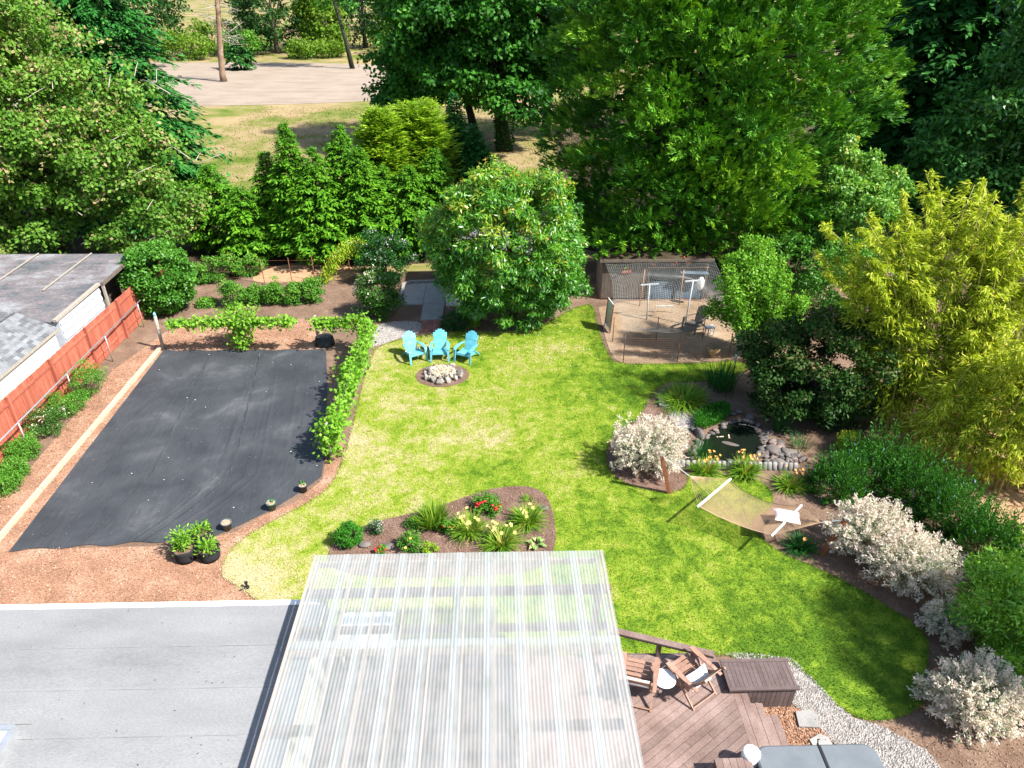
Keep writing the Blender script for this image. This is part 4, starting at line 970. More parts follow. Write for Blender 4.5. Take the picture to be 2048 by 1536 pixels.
# hens
def hen(label, loc, rz, m, s=1.0, grp=None):
    t = thing('hen', label, 'hen', loc, rz, grp)
    ax = [(-.30, .40, .01, .05), (-.24, .36, .045, .075), (-.16, .30, .085, .10), (-.06, .25, .125, .125), (.06, .24, .13, .13), (.14, .28, .10, .105), (.19, .35, .062, .06), (.215, .42, .045, .042), (.235, .455, .042, .04), (.265, .455, .03, .026), (.285, .45, .008, .008)]
    mb = MB(); n_ = 12
    for x, z, ry, rz_ in ax:
        for k in range(n_):
            a = 2 * math.pi * k / n_; mb.v.append((x * s, ry * math.cos(a) * s, (z + rz_ * math.sin(a)) * s))
    for i in range(len(ax) - 1):
        for k in range(n_): mb.f.append((i * n_ + k, (i + 1) * n_ + k, (i + 1) * n_ + (k + 1) % n_, i * n_ + (k + 1) % n_))
    mb.f.append(tuple(range(n_))); mb.f.append(tuple(reversed(range((len(ax) - 1) * n_, len(ax) * n_))))
    mb.build('body', m, t, True)
    MB().add([(.20 * s, 0, .49 * s), (.22 * s, 0, .53 * s), (.24 * s, 0, .50 * s), (.255 * s, 0, .525 * s), (.27 * s, 0, .48 * s), (.235 * s, .008 * s, .48 * s), (.235 * s, -.008 * s, .48 * s)], [(0, 1, 5), (1, 2, 5), (2, 3, 5), (3, 4, 5), (1, 0, 6), (2, 1, 6), (3, 2, 6), (4, 3, 6)]).build('comb', M['comb'], t)
    for q in (-.05, .05): MB().tube([(.02 * s, q * s, .16 * s), (.03 * s, q * s, .08 * s), (.01 * s, q * s, .0), (.07 * s, q * s, .0)], .009 * s, 5).build('leg', M['poleorange'], t)
    return t
hen('plump rust-red hen perched at the open front of the coop', (8.75, cy0 - .1, 1.63), 3.3, M['hen'], 1.05, 'rust-red hens perched in the coop')
hen('small rust-red hen perched left of the others under the coop roof', (7.15, cy0 - .1, 1.63), .6, M['hen'], .62, 'rust-red hens perched in the coop')
hen('rust-red hen in the dark middle of the coop front', (8.05, cy0 - .1, 1.63), 2.0, M['hen'], .75, 'rust-red hens perched in the coop')
hen('buff hen pecking on bare ground at the right of the pen', (*g(1424, 716), .02), 3.0, M['buff'], .95)
# pen posts, bars, net
def stake(name, label, u, v, h, m, r=.018, lean=(0, 0), bar=0, grp=None, cat='stake'):
    p = g3(u, v); t = thing(name, label, cat, p, 0, grp)
    MB().tube([(0, 0, 0), (lean[0], lean[1], h)], r, 6).build('pole', m, t, True)
    if bar: MB().beam((lean[0] - bar / 2, lean[1], h), (lean[0] + bar / 2, lean[1] + .03, h + .04), .05, .05).build('crossbar', m, t)
    return (p[0] + lean[0], p[1] + lean[1], h)
gs = 'stakes round the netted pen'
T1 = stake('net_prop', 'pale T-shaped net prop in the middle of the pen', 1293, 640, 1.62, M['pvc'], .03, (0, .1), .78, 'T-shaped net props', 'prop')
T2 = stake('net_prop', 'pale T-shaped net prop beside the weathered chair', 1370, 650, 1.95, M['pvc'], .03, (.15, .2), .7, 'T-shaped net props', 'prop')
S1 = stake('pen_stake', 'tall orange pole in front of the coop boards', 1279, 612, 1.75, M['poleorange'], .022, (.1, .1), grp=gs)
S2 = stake('pen_stake', 'tall orange pole at the open coop front', 1358, 610, 1.7, M['poleorange'], .022, (.05, .1), grp=gs)
S3 = stake('pen_stake', 'rusty stake at the left edge of the pen', 1225, 684, 1.15, M['rust'], grp=gs)
S4 = stake('pen_stake', 'dark stake with pale tip at the near left pen corner', 1246, 726, 1.25, M['ironwire'], grp=gs)
S5 = stake('pen_stake', 'rusty stake standing in the middle of the pen', 1312, 682, 1.1, M['rust'], grp=gs)
S6 = stake('pen_stake', 'rusty stake on the near side of the pen', 1354, 724, 1.25, M['rust'], grp=gs)
S7 = stake('pen_stake', 'rusty stake at the right near corner of the pen', 1404, 680, 1.0, M['rust'], grp=gs)
S8 = stake('pen_stake', 'rusty stake nearest the pear tree', 1457, 716, 1.1, M['rust'], grp=gs)
t = thing('pen_gate', 'narrow leaning pen gate with rusty frame beside the coop', 'gate', (*g(1212, 648), 0))
ga, gb = Vector(g3(1209, 652)), Vector(g3(1216, 645)); gb = ga + Vector((.12, -.75, 0))
for q, m_ in ((ga, 'rust'), (gb, 'rust')): MB().tube([q, q + Vector((.08, 0, 1.35))], .022, 6).build('upright', M[m_], t, world=True)
for z in (.12, 1.32): MB().beam(ga + Vector((.06 * z, 0, z)), gb + Vector((.06 * z, 0, z)), .04, .04).build('bar', M['pvc'], t, world=True)
MB().add([ga + Vector((.01, 0, .15)), gb + Vector((.01, 0, .15)), gb + Vector((.08, 0, 1.3)), ga + Vector((.08, 0, 1.3))], [(0, 1, 2, 3)]).build('mesh_panel', M['pvc'], t, world=True)
t = thing('roost_bar', 'pale horizontal perch bar low in the pen', 'perch', (7.2, 29.5, 0))
MB().tube([(*g(1312, 612, .35), .35), (*g(1346, 612, .35), .35)], .025, 6).build('bar', M['pvc'], t, world=True)
for u in (1312, 1346):
    q = g(u, 612, .35); MB().tube([(*q, 0), (*q, .35)], .015, 5).build('foot', M['pvc'], t, world=True)
t = thing('water_drinker', 'white hanging water drinker under the net beside the coop', 'drinker', (9.25, 29.9, 0))
MB().disc_stack([(.02, 1.38), (.10, 1.34), (.155, 1.2), (.15, .98), (.11, .82), (.06, .78)], n=16).build('tank', M['white'], t, True)
MB().tube([(0, 0, 1.37), (0, 0, 2.0)], .008, 4).build('hanger', M['ironwire'], t)
# bird net draped over the props: real strands
def netpt(a, b):
    x = 5.0 + a * 4.9; y = 25.2 + b * 5.35
    z = 1.15 + .80 * b ** 1.2
    z += .5 * math.exp(-((x - T1[0]) / .9) ** 2 - ((y - T1[1]) / .9) ** 2) + .55 * math.exp(-((x - T2[0]) / .9) ** 2 - ((y - T2[1]) / .9) ** 2)
    z -= .28 * math.sin(math.pi * b) * (.6 + .4 * math.sin(a * 9))
    if b < .3: z *= (.86 + .14 * b / .3)
    x += .06 * math.sin(b * 11 + a * 5); y += .08 * math.sin(a * 13)
    return (x, y, z)
t = thing('bird_net', 'grey bird netting draped over the chicken pen', 'net', (7.4, 28, 0))
for nm, nl, fn in (('net_strands', 50, lambda s, q: netpt(s, q)), ('net_strands', 54, lambda s, q: netpt(q, s))):
    mb = MB()
    for k in range(nl + 1): mb.tube([fn(k / nl, q) for q in np.linspace(0, 1, 26)], .0034, 3, False)
    o = mb.build(nm, M['netting'], t, world=True); o['kind'] = 'stuff'
mb = MB()
fr = [g3(1240, 727), g3(1330, 727), g3(1410, 724), g3(1470, 718)]
for z in np.linspace(.05, 1.1, 12): mb.tube([(p[0], p[1], z) for p in fr], .003, 3, False)
for k in range(46):
    q = along([(p[0], p[1]) for p in fr], k / 45); mb.tube([(*q, .02), (*q, 1.1)], .0025, 3, False)
lf = [g3(1197, 625), g3(1222, 690), g3(1240, 727)]
for z in np.linspace(.05, 1.1, 12): mb.tube([(p[0], p[1], z) for p in lf], .003, 3, False)
for k in range(30):
    q = along([(p[0], p[1]) for p in lf], k / 29); mb.tube([(*q, .02), (*q, 1.1)], .0025, 3, False)
o = mb.build('side_mesh', M['rust'], t, world=True); o['kind'] = 'stuff'
# back wire fence T posts
for i, (u, v, lab) in enumerate(((470, 556, 'leftmost rusty fence post behind the berry bushes'), (530, 568, 'rusty fence post at the left of the straw heap'), (585, 568, 'rusty fence post in the middle of the straw heap'), (630, 562, 'dark fence post at the right of the straw heap'), (702, 566, 'rusty fence post under the golden arching branch'), (866, 552, 'rusty fence post behind the concrete landing'))):
    p = g3(u, v); t = thing('fence_stake', lab, 'stake', p, 0, 'rusty posts of the back wire fence')
    MB().tube([(0, 0, 0), (-.06 + .02 * i, 0, 1.35)], .022, 5).build('pole', M['rust'], t)
t = thing('back_wire', 'thin wire strung along the back fence posts', 'wire', (-9, 33, 0))
for z in (.3, .6, .9, 1.2): MB().tube([(-15, 33.2, z), (-11.4, 32.9, z), (-7.2, 32.95, z), (-3.5, 33.6, z)], .004, 3).build('strand', M['rust'], t, world=True)

# pond ---------------------------------------------------------------
def water_material():
    m, nt, b, out = _base('dark_pond_water')
    b.inputs['Base Color'].default_value = (.006, .009, .006, 1); b.inputs['Roughness'].default_value = .06; b.inputs['Specular IOR Level'].default_value = .18
    n = _noise(nt, 2.5, 3, .5, _pos(nt)); _bump(nt, b, n.outputs[0], .03, .05); return m
M['water'] = water_material()
pond_poly = smoothpoly(poly([(1376, 922), (1388, 898), (1405, 882), (1432, 866), (1452, 850), (1490, 844), (1514, 854), (1526, 880), (1524, 915), (1490, 927), (1430, 930)]), 2)
pond = sheet('pond', pond_poly, .05, M['water'])
random.seed(21)
def addrock(x, y, s, z=.05):
    link('rock', RR[random.randrange(7)], pond, loc=(x, y, z), rot=[random.uniform(-.4, .4), random.uniform(-.4, .4), random.uniform(0, 6.3)], scale=(s * random.uniform(.9, 1.3), s * random.uniform(.7, 1), s * random.uniform(.45, .75)))
for k in range(46):
    p = along(pond_poly + pond_poly[:1], k / 46); q = (p[0], p[1])
    if p[1] < 17.75 and p[0] < 8.0: continue
    addrock(p[0] + random.uniform(-.06, .1), p[1] + random.uniform(-.02, .12), random.uniform(.09, .17))
rb = poly([(1526, 862), (1548, 880), (1575, 905), (1605, 912), (1612, 926), (1560, 934), (1520, 930), (1520, 900)])
k = 0
while k < 92:
    P = scatter(rng, rb, 1)
    if len(P): addrock(P[0][0], P[0][1], random.uniform(.06, .17), .04 + random.uniform(0, .05)); k += 1
for u, v, s in ((1400, 873, .24), (1345, 880, .16), (1362, 875, .14), (1386, 862, .15), (1500, 838, .2), (1548, 905, .26), (1575, 908, .22), (1558, 893, .2), (1534, 868, .22), (1466, 830, .17), (1478, 826, .15)): addrock(*g(u, v), s, .06)
link('rock', RR[2], pond, loc=(*g(1460, 890), .05), rot=(0, 0, -.4), scale=(.30, .10, .05))
for i, (u, v, r_) in enumerate(((1442, 876, .1), (1457, 874, 1.4), (1487, 852, -.3), (1505, 856, -.6))):
    t = thing('koi', ('pale koi at the left of the pond, lying level', 'pale koi near the flat rock in the pond', 'pale koi close to the far pond bank', 'pale koi at the far right bank of the pond')[i], 'fish', (*g(u, v), .055), r_, 'koi in the pond')
    ax = [(-.10, .004), (-.06, .012), (.0, .025), (.06, .02), (.09, .005)]; mb = MB()
    mb.tube([(x, 0, 0) for x, r in ax], [r for x, r in ax], 8); mb.v = [(x, y, z * .5) for x, y, z in mb.v]; mb.build('body', M['koi'], t, True)
    MB().add([(-.09, 0, .004), (-.16, .035, .003), (-.14, 0, .004), (-.16, -.035, .003)], [(0, 1, 2), (0, 2, 3)]).build('tail', M['koi'], t)
# scalloped edging
t = thing('scalloped_edging', 'row of short grey concrete edging pieces along the pond front', 'edging', (*g(1470, 940), 0))
mb = MB().disc_stack([(.072, -.05), (.074, .2), (.066, .25), (.03, .27)], n=10, sy=.45)
em = mb.mesh('edging_piece', M['edging'], True)
for k in range(25):
    u = 1345 + k * 10.2; v = 936 + (k / 24) * 6
    p = g(u, v); link('edging_piece', em, t, True, loc=(p[0], p[1], 0), rot=(-.35, random.uniform(-.05, .15), 0))
# standing stone slab beside grass
t = thing('stone_slab', 'tilted flat stone slab at the bed edge above the left willow', 'stone', (*g(1325, 800), 0))
MB().prism([(-.22, -.5), (.15, -.6), (.3, .35), (.1, .62), (-.12, .3)], 0, .10).build('slab', M['concrete'], t)
for i, (u, v, s, lab) in enumerate(((1614, 1442, .24, 'pale stepping stone in the bark by the deck steps'), (1642, 1492, .22, 'pale stepping stone beside the hot tub'), (1590, 1505, .0, ''))):
    if not s: continue
    t = thing('stepping_stone', lab, 'stone', (*g(u, v), .03), .3 * i, 'stepping stones by the deck')
    MB().prism([(-s, -s * .7), (s * .7, -s * .8), (s, s * .3), (s * .5, s * .9), (-s * .8, s * .7)], 0, .05).build('slab', M['edging'], t)
for u, v, s, lab in ((775, 1097, .16, 'pale rounded stone in the island bed near the patio cover'), (730, 1093, .14, 'grey stone beside the round shrub in the island bed'), (1087, 1020, .12, 'grey stone at the right rim of the island bed'), (1100, 1190, .01, '')):
    if s < .05: continue
    o = link('bed_stone', RR[1], None, loc=(*g(u, v), .08), scale=(s * 1.3, s, s * .6)); tag(o, lab, 'stone', 'stones in the island bed')
# stake lights and bottles
for u, v, h, lab in ((1450, 795, 1.0, 'thin black garden stake right of the ornamental grass'), (1463, 797, .9, 'second thin black garden stake by the dark shrub')):
    t = thing('garden_stake', lab, 'stake', (*g(u, v), 0), 0, 'black garden stakes'); MB().tube([(0, 0, 0), (.02, 0, h * .5)], .012, 5).build('pole', M['black'], t)
t = thing('post_lamp', 'slim pale garden lamp standing in the dark iris clump', 'lamp', (*g(1463, 765), 0))
MB().tube([(0, 0, 0), (.02, 0, 1.0)], .015, 6).build('pole', M['ironwire'], t)
MB().disc_stack([(.03, .82), (.035, 1.05), (.05, 1.1), (.05, 1.18), (.01, 1.22)], n=10).build('head', M['pvc'], t, True)
t = thing('sprinkler', 'small black sprinkler head at the corner of lawn and bark', 'sprinkler', (*g(495, 1177), .02))
MB().disc_stack([(.06, 0), (.06, .05), (.03, .06), (.03, .16), (.045, .17), (.045, .2)], n=10).build('head', M['black'], t)
MB().tube([(-.15, -.1, .02), (0, 0, .03)], .02, 5).build('hose_stub', M['black'], t)

# ================================================================== plants
UP = np.array([0, 0, 1.0])
def front(rng, P, cy, keep=.15):
    return (P[:, 1] < cy) | (rng.random(len(P)) < keep)      # thin the side turned away from the garden
def foliage(t, V, m, tint, name='foliage'):
    o = link(name, npmesh(name, V, 4, m, tint), t, True); return o
def clumps(rng, Cn, R, out, per, l, w, flat=.8, oo=.5, uu=.7, droop=0.0, rnd=.6, shell=.35):
    """leaves round clump centres: out = outward direction per clump"""
    K = len(Cn); n = K * per; idx = np.repeat(np.arange(K), per)
    u = runit(rng, n); u[:, 2] = np.where(rng.random(n) < .65, np.abs(u[:, 2]), u[:, 2])
    R = np.asarray(R); R = R[idx] if R.ndim else R
    rad = (shell + (1 - shell) * rng.random(n) ** .5) * R
    p = Cn[idx] + u * np.stack([rad, rad, rad * flat], 1)
    d = out[idx] * oo * .5 + u * uu * .35 + rng.normal(0, rnd + .2, (n, 3)) - UP * droop
    nn_ = UP * .35 + u * 1.0 + rng.normal(0, .38, (n, 3))
    return p, d, nn_, rng.uniform(l[0], l[1], n), rng.uniform(w[0], w[1], n), idx
def limbs(t, rng, base, top, Cn, r0, m, nl=8, name='trunk', bend=.3):
    mb = MB(); base = np.array(base); top = np.array(top)
    k = 6; pts = [base + (top - base) * q + np.append(rng.normal(0, bend * .3 * min(1, r0 * 6), 2), 0) * (0 < q < 1) for q in np.linspace(0, 1, k)]
    mb.tube([base - UP * .1] + pts[1:], [r0 * 1.25] + [r0 * (1 - .75 * q) for q in np.linspace(0, 1, k)[1:]], 9)
    for i in rng.choice(len(Cn), min(nl, len(Cn)), False):
        q = rng.uniform(.35, .9); s = base + (top - base) * q; e = Cn[i]; kk = min(1.0, np.linalg.norm(e - s) * .3); mid = (s + e) / 2 + rng.normal(0, .25, 3) * kk + UP * .2 * kk
        mb.tube([s, mid, s + (e - s) * .8], [r0 * .38 * (1.2 - q), r0 * .22, r0 * .06], 6)
    return mb.build(name, m, t, True, True)
def fill(t, rng, n, rad, c, zr, l, w, m):
    """coarse inner foliage that closes the heart of a crown"""
    z = rng.uniform(*zr, n); a = rng.uniform(0, 6.283, n); r = rad(z) * rng.random(n) ** .5
    p = np.stack([c[0] + r * np.cos(a), c[1] + r * np.sin(a), z], 1); d = rng.normal(0, 1, (n, 3)) * np.array([1, 1, .6])
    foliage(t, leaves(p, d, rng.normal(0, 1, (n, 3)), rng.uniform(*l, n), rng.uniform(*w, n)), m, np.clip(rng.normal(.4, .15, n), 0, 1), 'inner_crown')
def broad(name, label, base, top_z, cc, cr, K, R, per, l, w, m, seed, r0=.15, group=None, cat='tree', bm=None, flat=.75, droop=.15, oo=.5, uu=.7, inner=.62, lo=-1.0, tintup=0, nl=8, lump=.22, squash=None, tint_shift=0.0, rnd=.6, back=None):
    rng = np.random.default_rng(seed); t = thing(name, label, cat, base, 0, group)
    u = runit(rng, K * 3); u = u[u[:, 2] > lo][:K]
    f = inner + (1 - inner) * rng.random(len(u)) ** .5
    a = np.arctan2(u[:, 1], u[:, 0]); f *= 1 + lump * np.sin(3 * a + seed) * np.cos(2.3 * u[:, 2] * 2 + seed * 1.7)
    Cn = np.array(cc) + u * np.array(cr) * f[:, None]
    if squash: Cn = squash(Cn)
    out = nrm(u / np.array(cr)); Rr = R * rng.uniform(.65, 1.3, len(u))
    p, d, nn_, ll, ww, idx = clumps(rng, Cn, Rr, out, per, l, w, flat, oo, uu, droop, rnd)
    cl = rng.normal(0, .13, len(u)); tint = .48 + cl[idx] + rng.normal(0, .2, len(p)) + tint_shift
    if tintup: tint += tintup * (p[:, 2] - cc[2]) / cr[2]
    k = p[:, 2] > .06
    if back is not None: k &= front(rng, p, cc[1] + back)
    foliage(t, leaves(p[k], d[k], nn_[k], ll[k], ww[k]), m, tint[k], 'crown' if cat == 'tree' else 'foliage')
    b3 = (*base[:2], 0); limbs(t, rng, b3, (cc[0], cc[1], top_z), Cn, r0, bm or M['trunk'], nl, 'trunk' if cat == 'tree' else 'stems')
    return t
def conifer(name, label, base, h, R, m, seed, whorl=.45, nb=9, S=14, spray=.5, sw=.14, rise=.15, droop=.45, z0=.3, power=.85, r0=.2, group=None, cat='tree', hang=.25, tipgain=.45, cull=None, bm=None):
    rng = np.random.default_rng(seed); t = thing(name, label, cat, base, 0, group)
    zs = np.arange(z0, h * .985, whorl); zb = np.repeat(zs, nb) + rng.normal(0, whorl * .3, len(zs) * nb); B = len(zb)
    az = rng.uniform(0, 6.283, B); q = np.clip(zb / h, 0, 1); L = R * np.clip(1 - q, .02, 1) ** power * rng.uniform(.7, 1.15, B) * np.minimum(1, .6 + q * 3)
    dh = np.stack([np.cos(az), np.sin(az), np.zeros(B)], 1); sd_ = np.stack([-np.sin(az), np.cos(az), np.zeros(B)], 1)
    T = np.linspace(.22, 1, S)
    P = []; D = []; N_ = []; LL = []; W_ = []; TI = []
    base3 = np.array([*base[:2], 0.0])
    for tt in T:
        c = base3 + UP * zb[:, None] + dh * (L * tt)[:, None] + UP * (L * (rise * tt - droop * tt * tt))[:, None]
        for s in (-1, 1, 0):
            if s == 0 and tt < .6: continue
            ang = rng.uniform(.5, 1.1, B) * s
            dd = dh * np.cos(ang)[:, None] + sd_ * np.sin(ang)[:, None] + UP * (rise - 2 * droop * tt)[..., None] * .5 - UP * hang * rng.random((B, 1)) if not np.isscalar(rise) else dh * np.cos(ang)[:, None] + sd_ * np.sin(ang)[:, None] + UP * ((rise - 2 * droop * tt) * .5) - UP * hang * rng.random((B, 1)) + rng.normal(0, .15, (B, 3))
            P.append(c + rng.normal(0, .05, (B, 3))); D.append(dd); N_.append(UP + rng.normal(0, .45, (B, 3)))
            k = spray * (1.15 - .55 * tt) * np.clip(L / R * 1.6, .35, 1); LL.append(k * rng.uniform(.7, 1.2, B)); W_.append(np.maximum(sw * k / spray, .03) * rng.uniform(.7, 1.3, B)); TI.append(.30 + tipgain * (tt - .5) + rng.normal(0, .17, B))
    P, D, N_ = np.concatenate(P), np.concatenate(D), np.concatenate(N_); LL, W_, TI = np.concatenate(LL), np.concatenate(W_), np.concatenate(TI)
    if cull is None: cull = lambda Q: front(rng, Q, base[1] + R * .2)
    if cull:
        k = cull(P); P, D, N_, LL, W_, TI = P[k], D[k], N_[k], LL[k], W_[k], TI[k]
    foliage(t, leaves(P, D, N_, LL, W_), m, TI, 'crown')
    mb = MB().tube([base3 - UP * .1, base3 + UP * h * .5, base3 + UP * h * .97], [r0, r0 * .55, .02], 8)
    for i in rng.choice(B, min(40, B), False):
        s = base3 + UP * zb[i]; mb.tube([s, s + dh[i] * L[i] * .5 + UP * L[i] * (rise * .5 - droop * .25), s + dh[i] * L[i] * .9 + UP * L[i] * (rise * .9 - droop * .81)], [.05, .03, .01], 5)
    mb.build('trunk', bm or M['trunk'], t, True, True)
    return t
def straps(name, label, loc, n, l, w, m, seed, lift=(.6, 1.35), droop=(.3, 1.0), spread=.12, flowers=0, fm=None, fh=(.9, 1.15), group=None, cat='plant', seg=4):
    rng = np.random.default_rng(seed); loc = (*loc[:2], loc[2] if len(loc) > 2 else 0); t = thing(name, label, cat, loc, 0, group)
    a = rng.uniform(0, 6.283, n); r = spread * rng.random(n) ** .5; b = np.stack([r * np.cos(a), r * np.sin(a), np.zeros(n)], 1)
    V, tips = ribbons(b, a + rng.normal(0, .4, n), rng.uniform(l * .65, l * 1.15, n), rng.uniform(w * .7, w * 1.2, n), rng.uniform(*lift, n), rng.uniform(*droop, n), seg)
    link('foliage', npmesh('foliage', V, 4, m, np.tile(np.clip(rng.normal(.5, .25, n), 0, 1), seg)), t)
    for k in range(flowers):
        fa = rng.uniform(0, 6.283); fr_ = rng.uniform(.1, .45) * l * 1.2; z = l * rng.uniform(*fh); c = Vector((fr_ * math.cos(fa), fr_ * math.sin(fa), z)); mb = MB(); rr = rng.uniform(.035, .055)
        o = Vector((math.cos(fa) * .4, math.sin(fa) * .4 - .4, .8)).normalized(); a1 = o.orthogonal().normalized(); b1 = o.cross(a1)
        for j in range(6):
            q = j * 1.047; e = a1 * math.cos(q) + b1 * math.sin(q); e2 = a1 * math.cos(q + .5) + b1 * math.sin(q + .5); e3 = a1 * math.cos(q - .5) + b1 * math.sin(q - .5)
            mb.add([c, c + (e3 * .6 + o * .5) * rr, c + (e * 1.25 + o * .55) * rr, c + (e2 * .6 + o * .5) * rr], [(0, 1, 2, 3)])
        mb.tube([(0, 0, 0), c * .6, c], .004, 3, False)
        mb.build('flower', fm, t)
    return t
def bush(name, label, loc, rx, ry, h, m, seed, K=60, per=60, R=.22, l=(.05, .09), w=(.025, .045), group=None, cat='shrub', droop=.05, flowers=0, fm=None, lump=.2, zc=.5, inner=.55, tintup=.15, **kw):
    z = loc[2] if len(loc) > 2 else 0
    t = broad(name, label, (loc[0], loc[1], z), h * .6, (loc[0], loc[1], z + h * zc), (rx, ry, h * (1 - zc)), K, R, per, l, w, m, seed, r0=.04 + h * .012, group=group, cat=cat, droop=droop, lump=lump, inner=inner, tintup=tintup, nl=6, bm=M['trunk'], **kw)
    rng = np.random.default_rng(seed + 500)
    for k in range(flowers):
        u = runit(rng, 1)[0]; u[2] = abs(u[2]); u[1] = -abs(u[1]) * .8 + u[1] * .2
        c = np.array([loc[0], loc[1], z + h * zc]) + u * np.array([rx, ry, h * (1 - zc)]) * 1.02; mb = MB()
        mb.disc_stack([(.01, -.01), (.035, .01), (.042, .03), (.02, .04)], tuple(c), 7); mb.build('flower', fm, t, world=True)
    return t

# ---- background trees -------------------------------------------------
def AT(u, v, Y): return at(u, v, Y)
def gx(u, Y):            # ground x below a sight line at depth Y
    return at(u, 500, Y)[0]
# far line of trees beyond the sandy yard
far = [('small_tree', 'dark round-crowned tree with bare trunk at the upper left of the sandy yard', 383, 118, 'L_fardark', 6.5, 5.0, 7.0, 1.0),
       ('tall_tree', 'dark broad tree behind the bare trunk beyond the sandy yard', 615, 140, 'L_fardark', 7.5, 6, 9.5, .2),
       ('small_tree', 'pale green rounded tree right of the dark broad tree', 700, 142, 'L_farbright', 4.2, 4, 5.2, .2),
       ('tall_tree', 'dark tall tree behind the thin leaning trunk', 770, 150, 'L_fardark', 8, 6, 11, .2),
       ('tall_tree', 'dark tree at the far left beyond the spruce', 255, 150, 'L_fardark', 8, 6, 10, .2)]
for i, (nm, lab, u, Y, mm, rx, ry, rz, lift) in enumerate(far):
    x = gx(u, Y); zc = rz * (1.0 if lift < .5 else 1.35)
    broad(nm, lab, (x, Y, 0), zc, (x, Y, zc + .4), (rx, ry, rz), 120, 1.4, 60, (.4, .75), (.25, .45), M[mm], 100 + i, r0=.45, lump=.25, group='trees beyond the sandy yard')
sh = [(425, 136, 3.5, 4.6), (465, 131, 3.6, 3.6), (505, 138, 4.0, 5.5), (555, 134, 3.4, 4.0), (580, 146, 4.5, 6), (660, 132, 2.6, 2.6), (705, 134, 3.2, 2.4), (640, 150, 5, 6.5), (820, 140, 4.5, 5), (310, 140, 5, 6)]
labs = ['pale green far shrub left of the golden meadow gap', 'low bright far shrub under the meadow gap', 'pale far shrub behind the bare trunk', 'far shrub right of the bare trunk', 'tall far shrub behind the small spruce', 'low bright far shrub below the dark tree', 'low bright far bush by the leaning trunk', 'far bush behind the dark broad tree', 'far bush seen under the big maple', 'far bush behind the left spruce']
for i, (u, Y, rx, h) in enumerate(sh):
    bush('far_shrub', labs[i], (gx(u, Y), Y), rx, rx * .8, h, M['L_farbright' if i % 4 != 3 else 'L_shrub'], 130 + i, 46, 46, .9, (.3, .55), (.18, .3), group='pale shrubs beyond the sandy yard')
# far wood closing the view, beyond the shrubs
rg = np.random.default_rng(9); Cn = []
for k in range(520):
    x = rg.uniform(-120, 90)
    if -75 < x < -58: continue
    Cn.append((x, rg.uniform(178, 205), rg.uniform(.5, 1) ** 1.2 * 12 * (1 + .35 * math.sin(x * .21))))
Cn = np.array(Cn); o_ = np.tile([0, -.6, .6], (len(Cn), 1))
p, d, nn_, ll, ww, idx = clumps(rg, Cn, rg.uniform(2, 3.6, len(Cn)), o_, 45, (.8, 1.5), (.5, .9))
tag(link('far_wood', npmesh('far_wood', leaves(p, d, nn_, ll, ww), 4, M['L_fardark'], .4 + rg.normal(0, .25, len(p)))), 'far-off wood closing the view behind the meadow', 'wood', kind='stuff')
# small dark spruce by the bare trunk
conifer('small_spruce', 'small dark spruce right of the bare trunk', (gx(547, 117), 117, 0), 6.5, 2.6, M['L_fir'], 140, .6, 9, 9, 1.0, .4, z0=.3)
# dead trunk
x = gx(512, 104.4)
t = thing('bare_tree', 'bare lichen-crusted trunk standing on the sandy yard', 'tree', (x, 104.4, 0))
MB().tube([(x, 104.4, -.1), (x, 104.4, 1), (x + .35, 104.4, 4), (x + .95, 104.4, 8), (x + 1.7, 104.4, 15)], [.5, .40, .36, .32, .26], 10).build('trunk', M['deadbark'], t, True, True)
rgd = np.random.default_rng(12)
for k in range(26):
    z = rgd.uniform(4.5, 12); a = rgd.uniform(-.9, .9) + (0 if rgd.random() < .7 else 3.1); L_ = rgd.uniform(1.2, 3.6); mb = MB(); s = np.array([x + .11 * z, 104.4, z]); e = s + np.array([math.cos(a) * L_, math.sin(a) * L_ * .5, L_ * rgd.uniform(-.3, .5)])
    mid = (s + e) / 2 + rgd.normal(0, .2, 3); mb.tube([s, mid, e], [.07, .045, .015], 5)
    for j in range(5):
        q = s + (e - s) * rgd.uniform(.4, 1); mb.tube([q, q + rgd.normal(0, .5, 3)], [.025, .008], 4)
    mb.build('branch', M['twig'], t, True, True)
t = thing('thin_trunk', 'thin dark leaning trunk at the right of the sandy yard', 'tree', (gx(743, 118), 118, 0))
x = gx(743, 118); MB().tube([(x, 118, -.1), (x - .6, 118, 4), (x - 2.2, 118, 12)], [.4, .3, .25], 8).build('trunk', M['ivybark'], t, True, True)
rgd = np.random.default_rng(44); cnn = np.array([[x - 2 + rgd.normal(0, 2), 118 + rgd.normal(0, 1.5), rgd.uniform(8, 15)] for _ in range(30)])
p, d, nn_, ll, ww, idx = clumps(rgd, cnn, 1.3, np.tile(UP, (30, 1)), 60, (.4, .7), (.25, .4)); foliage(t, leaves(p, d, nn_, ll, ww), M['L_bigmaple'], rgd.random(len(p)), 'crown')

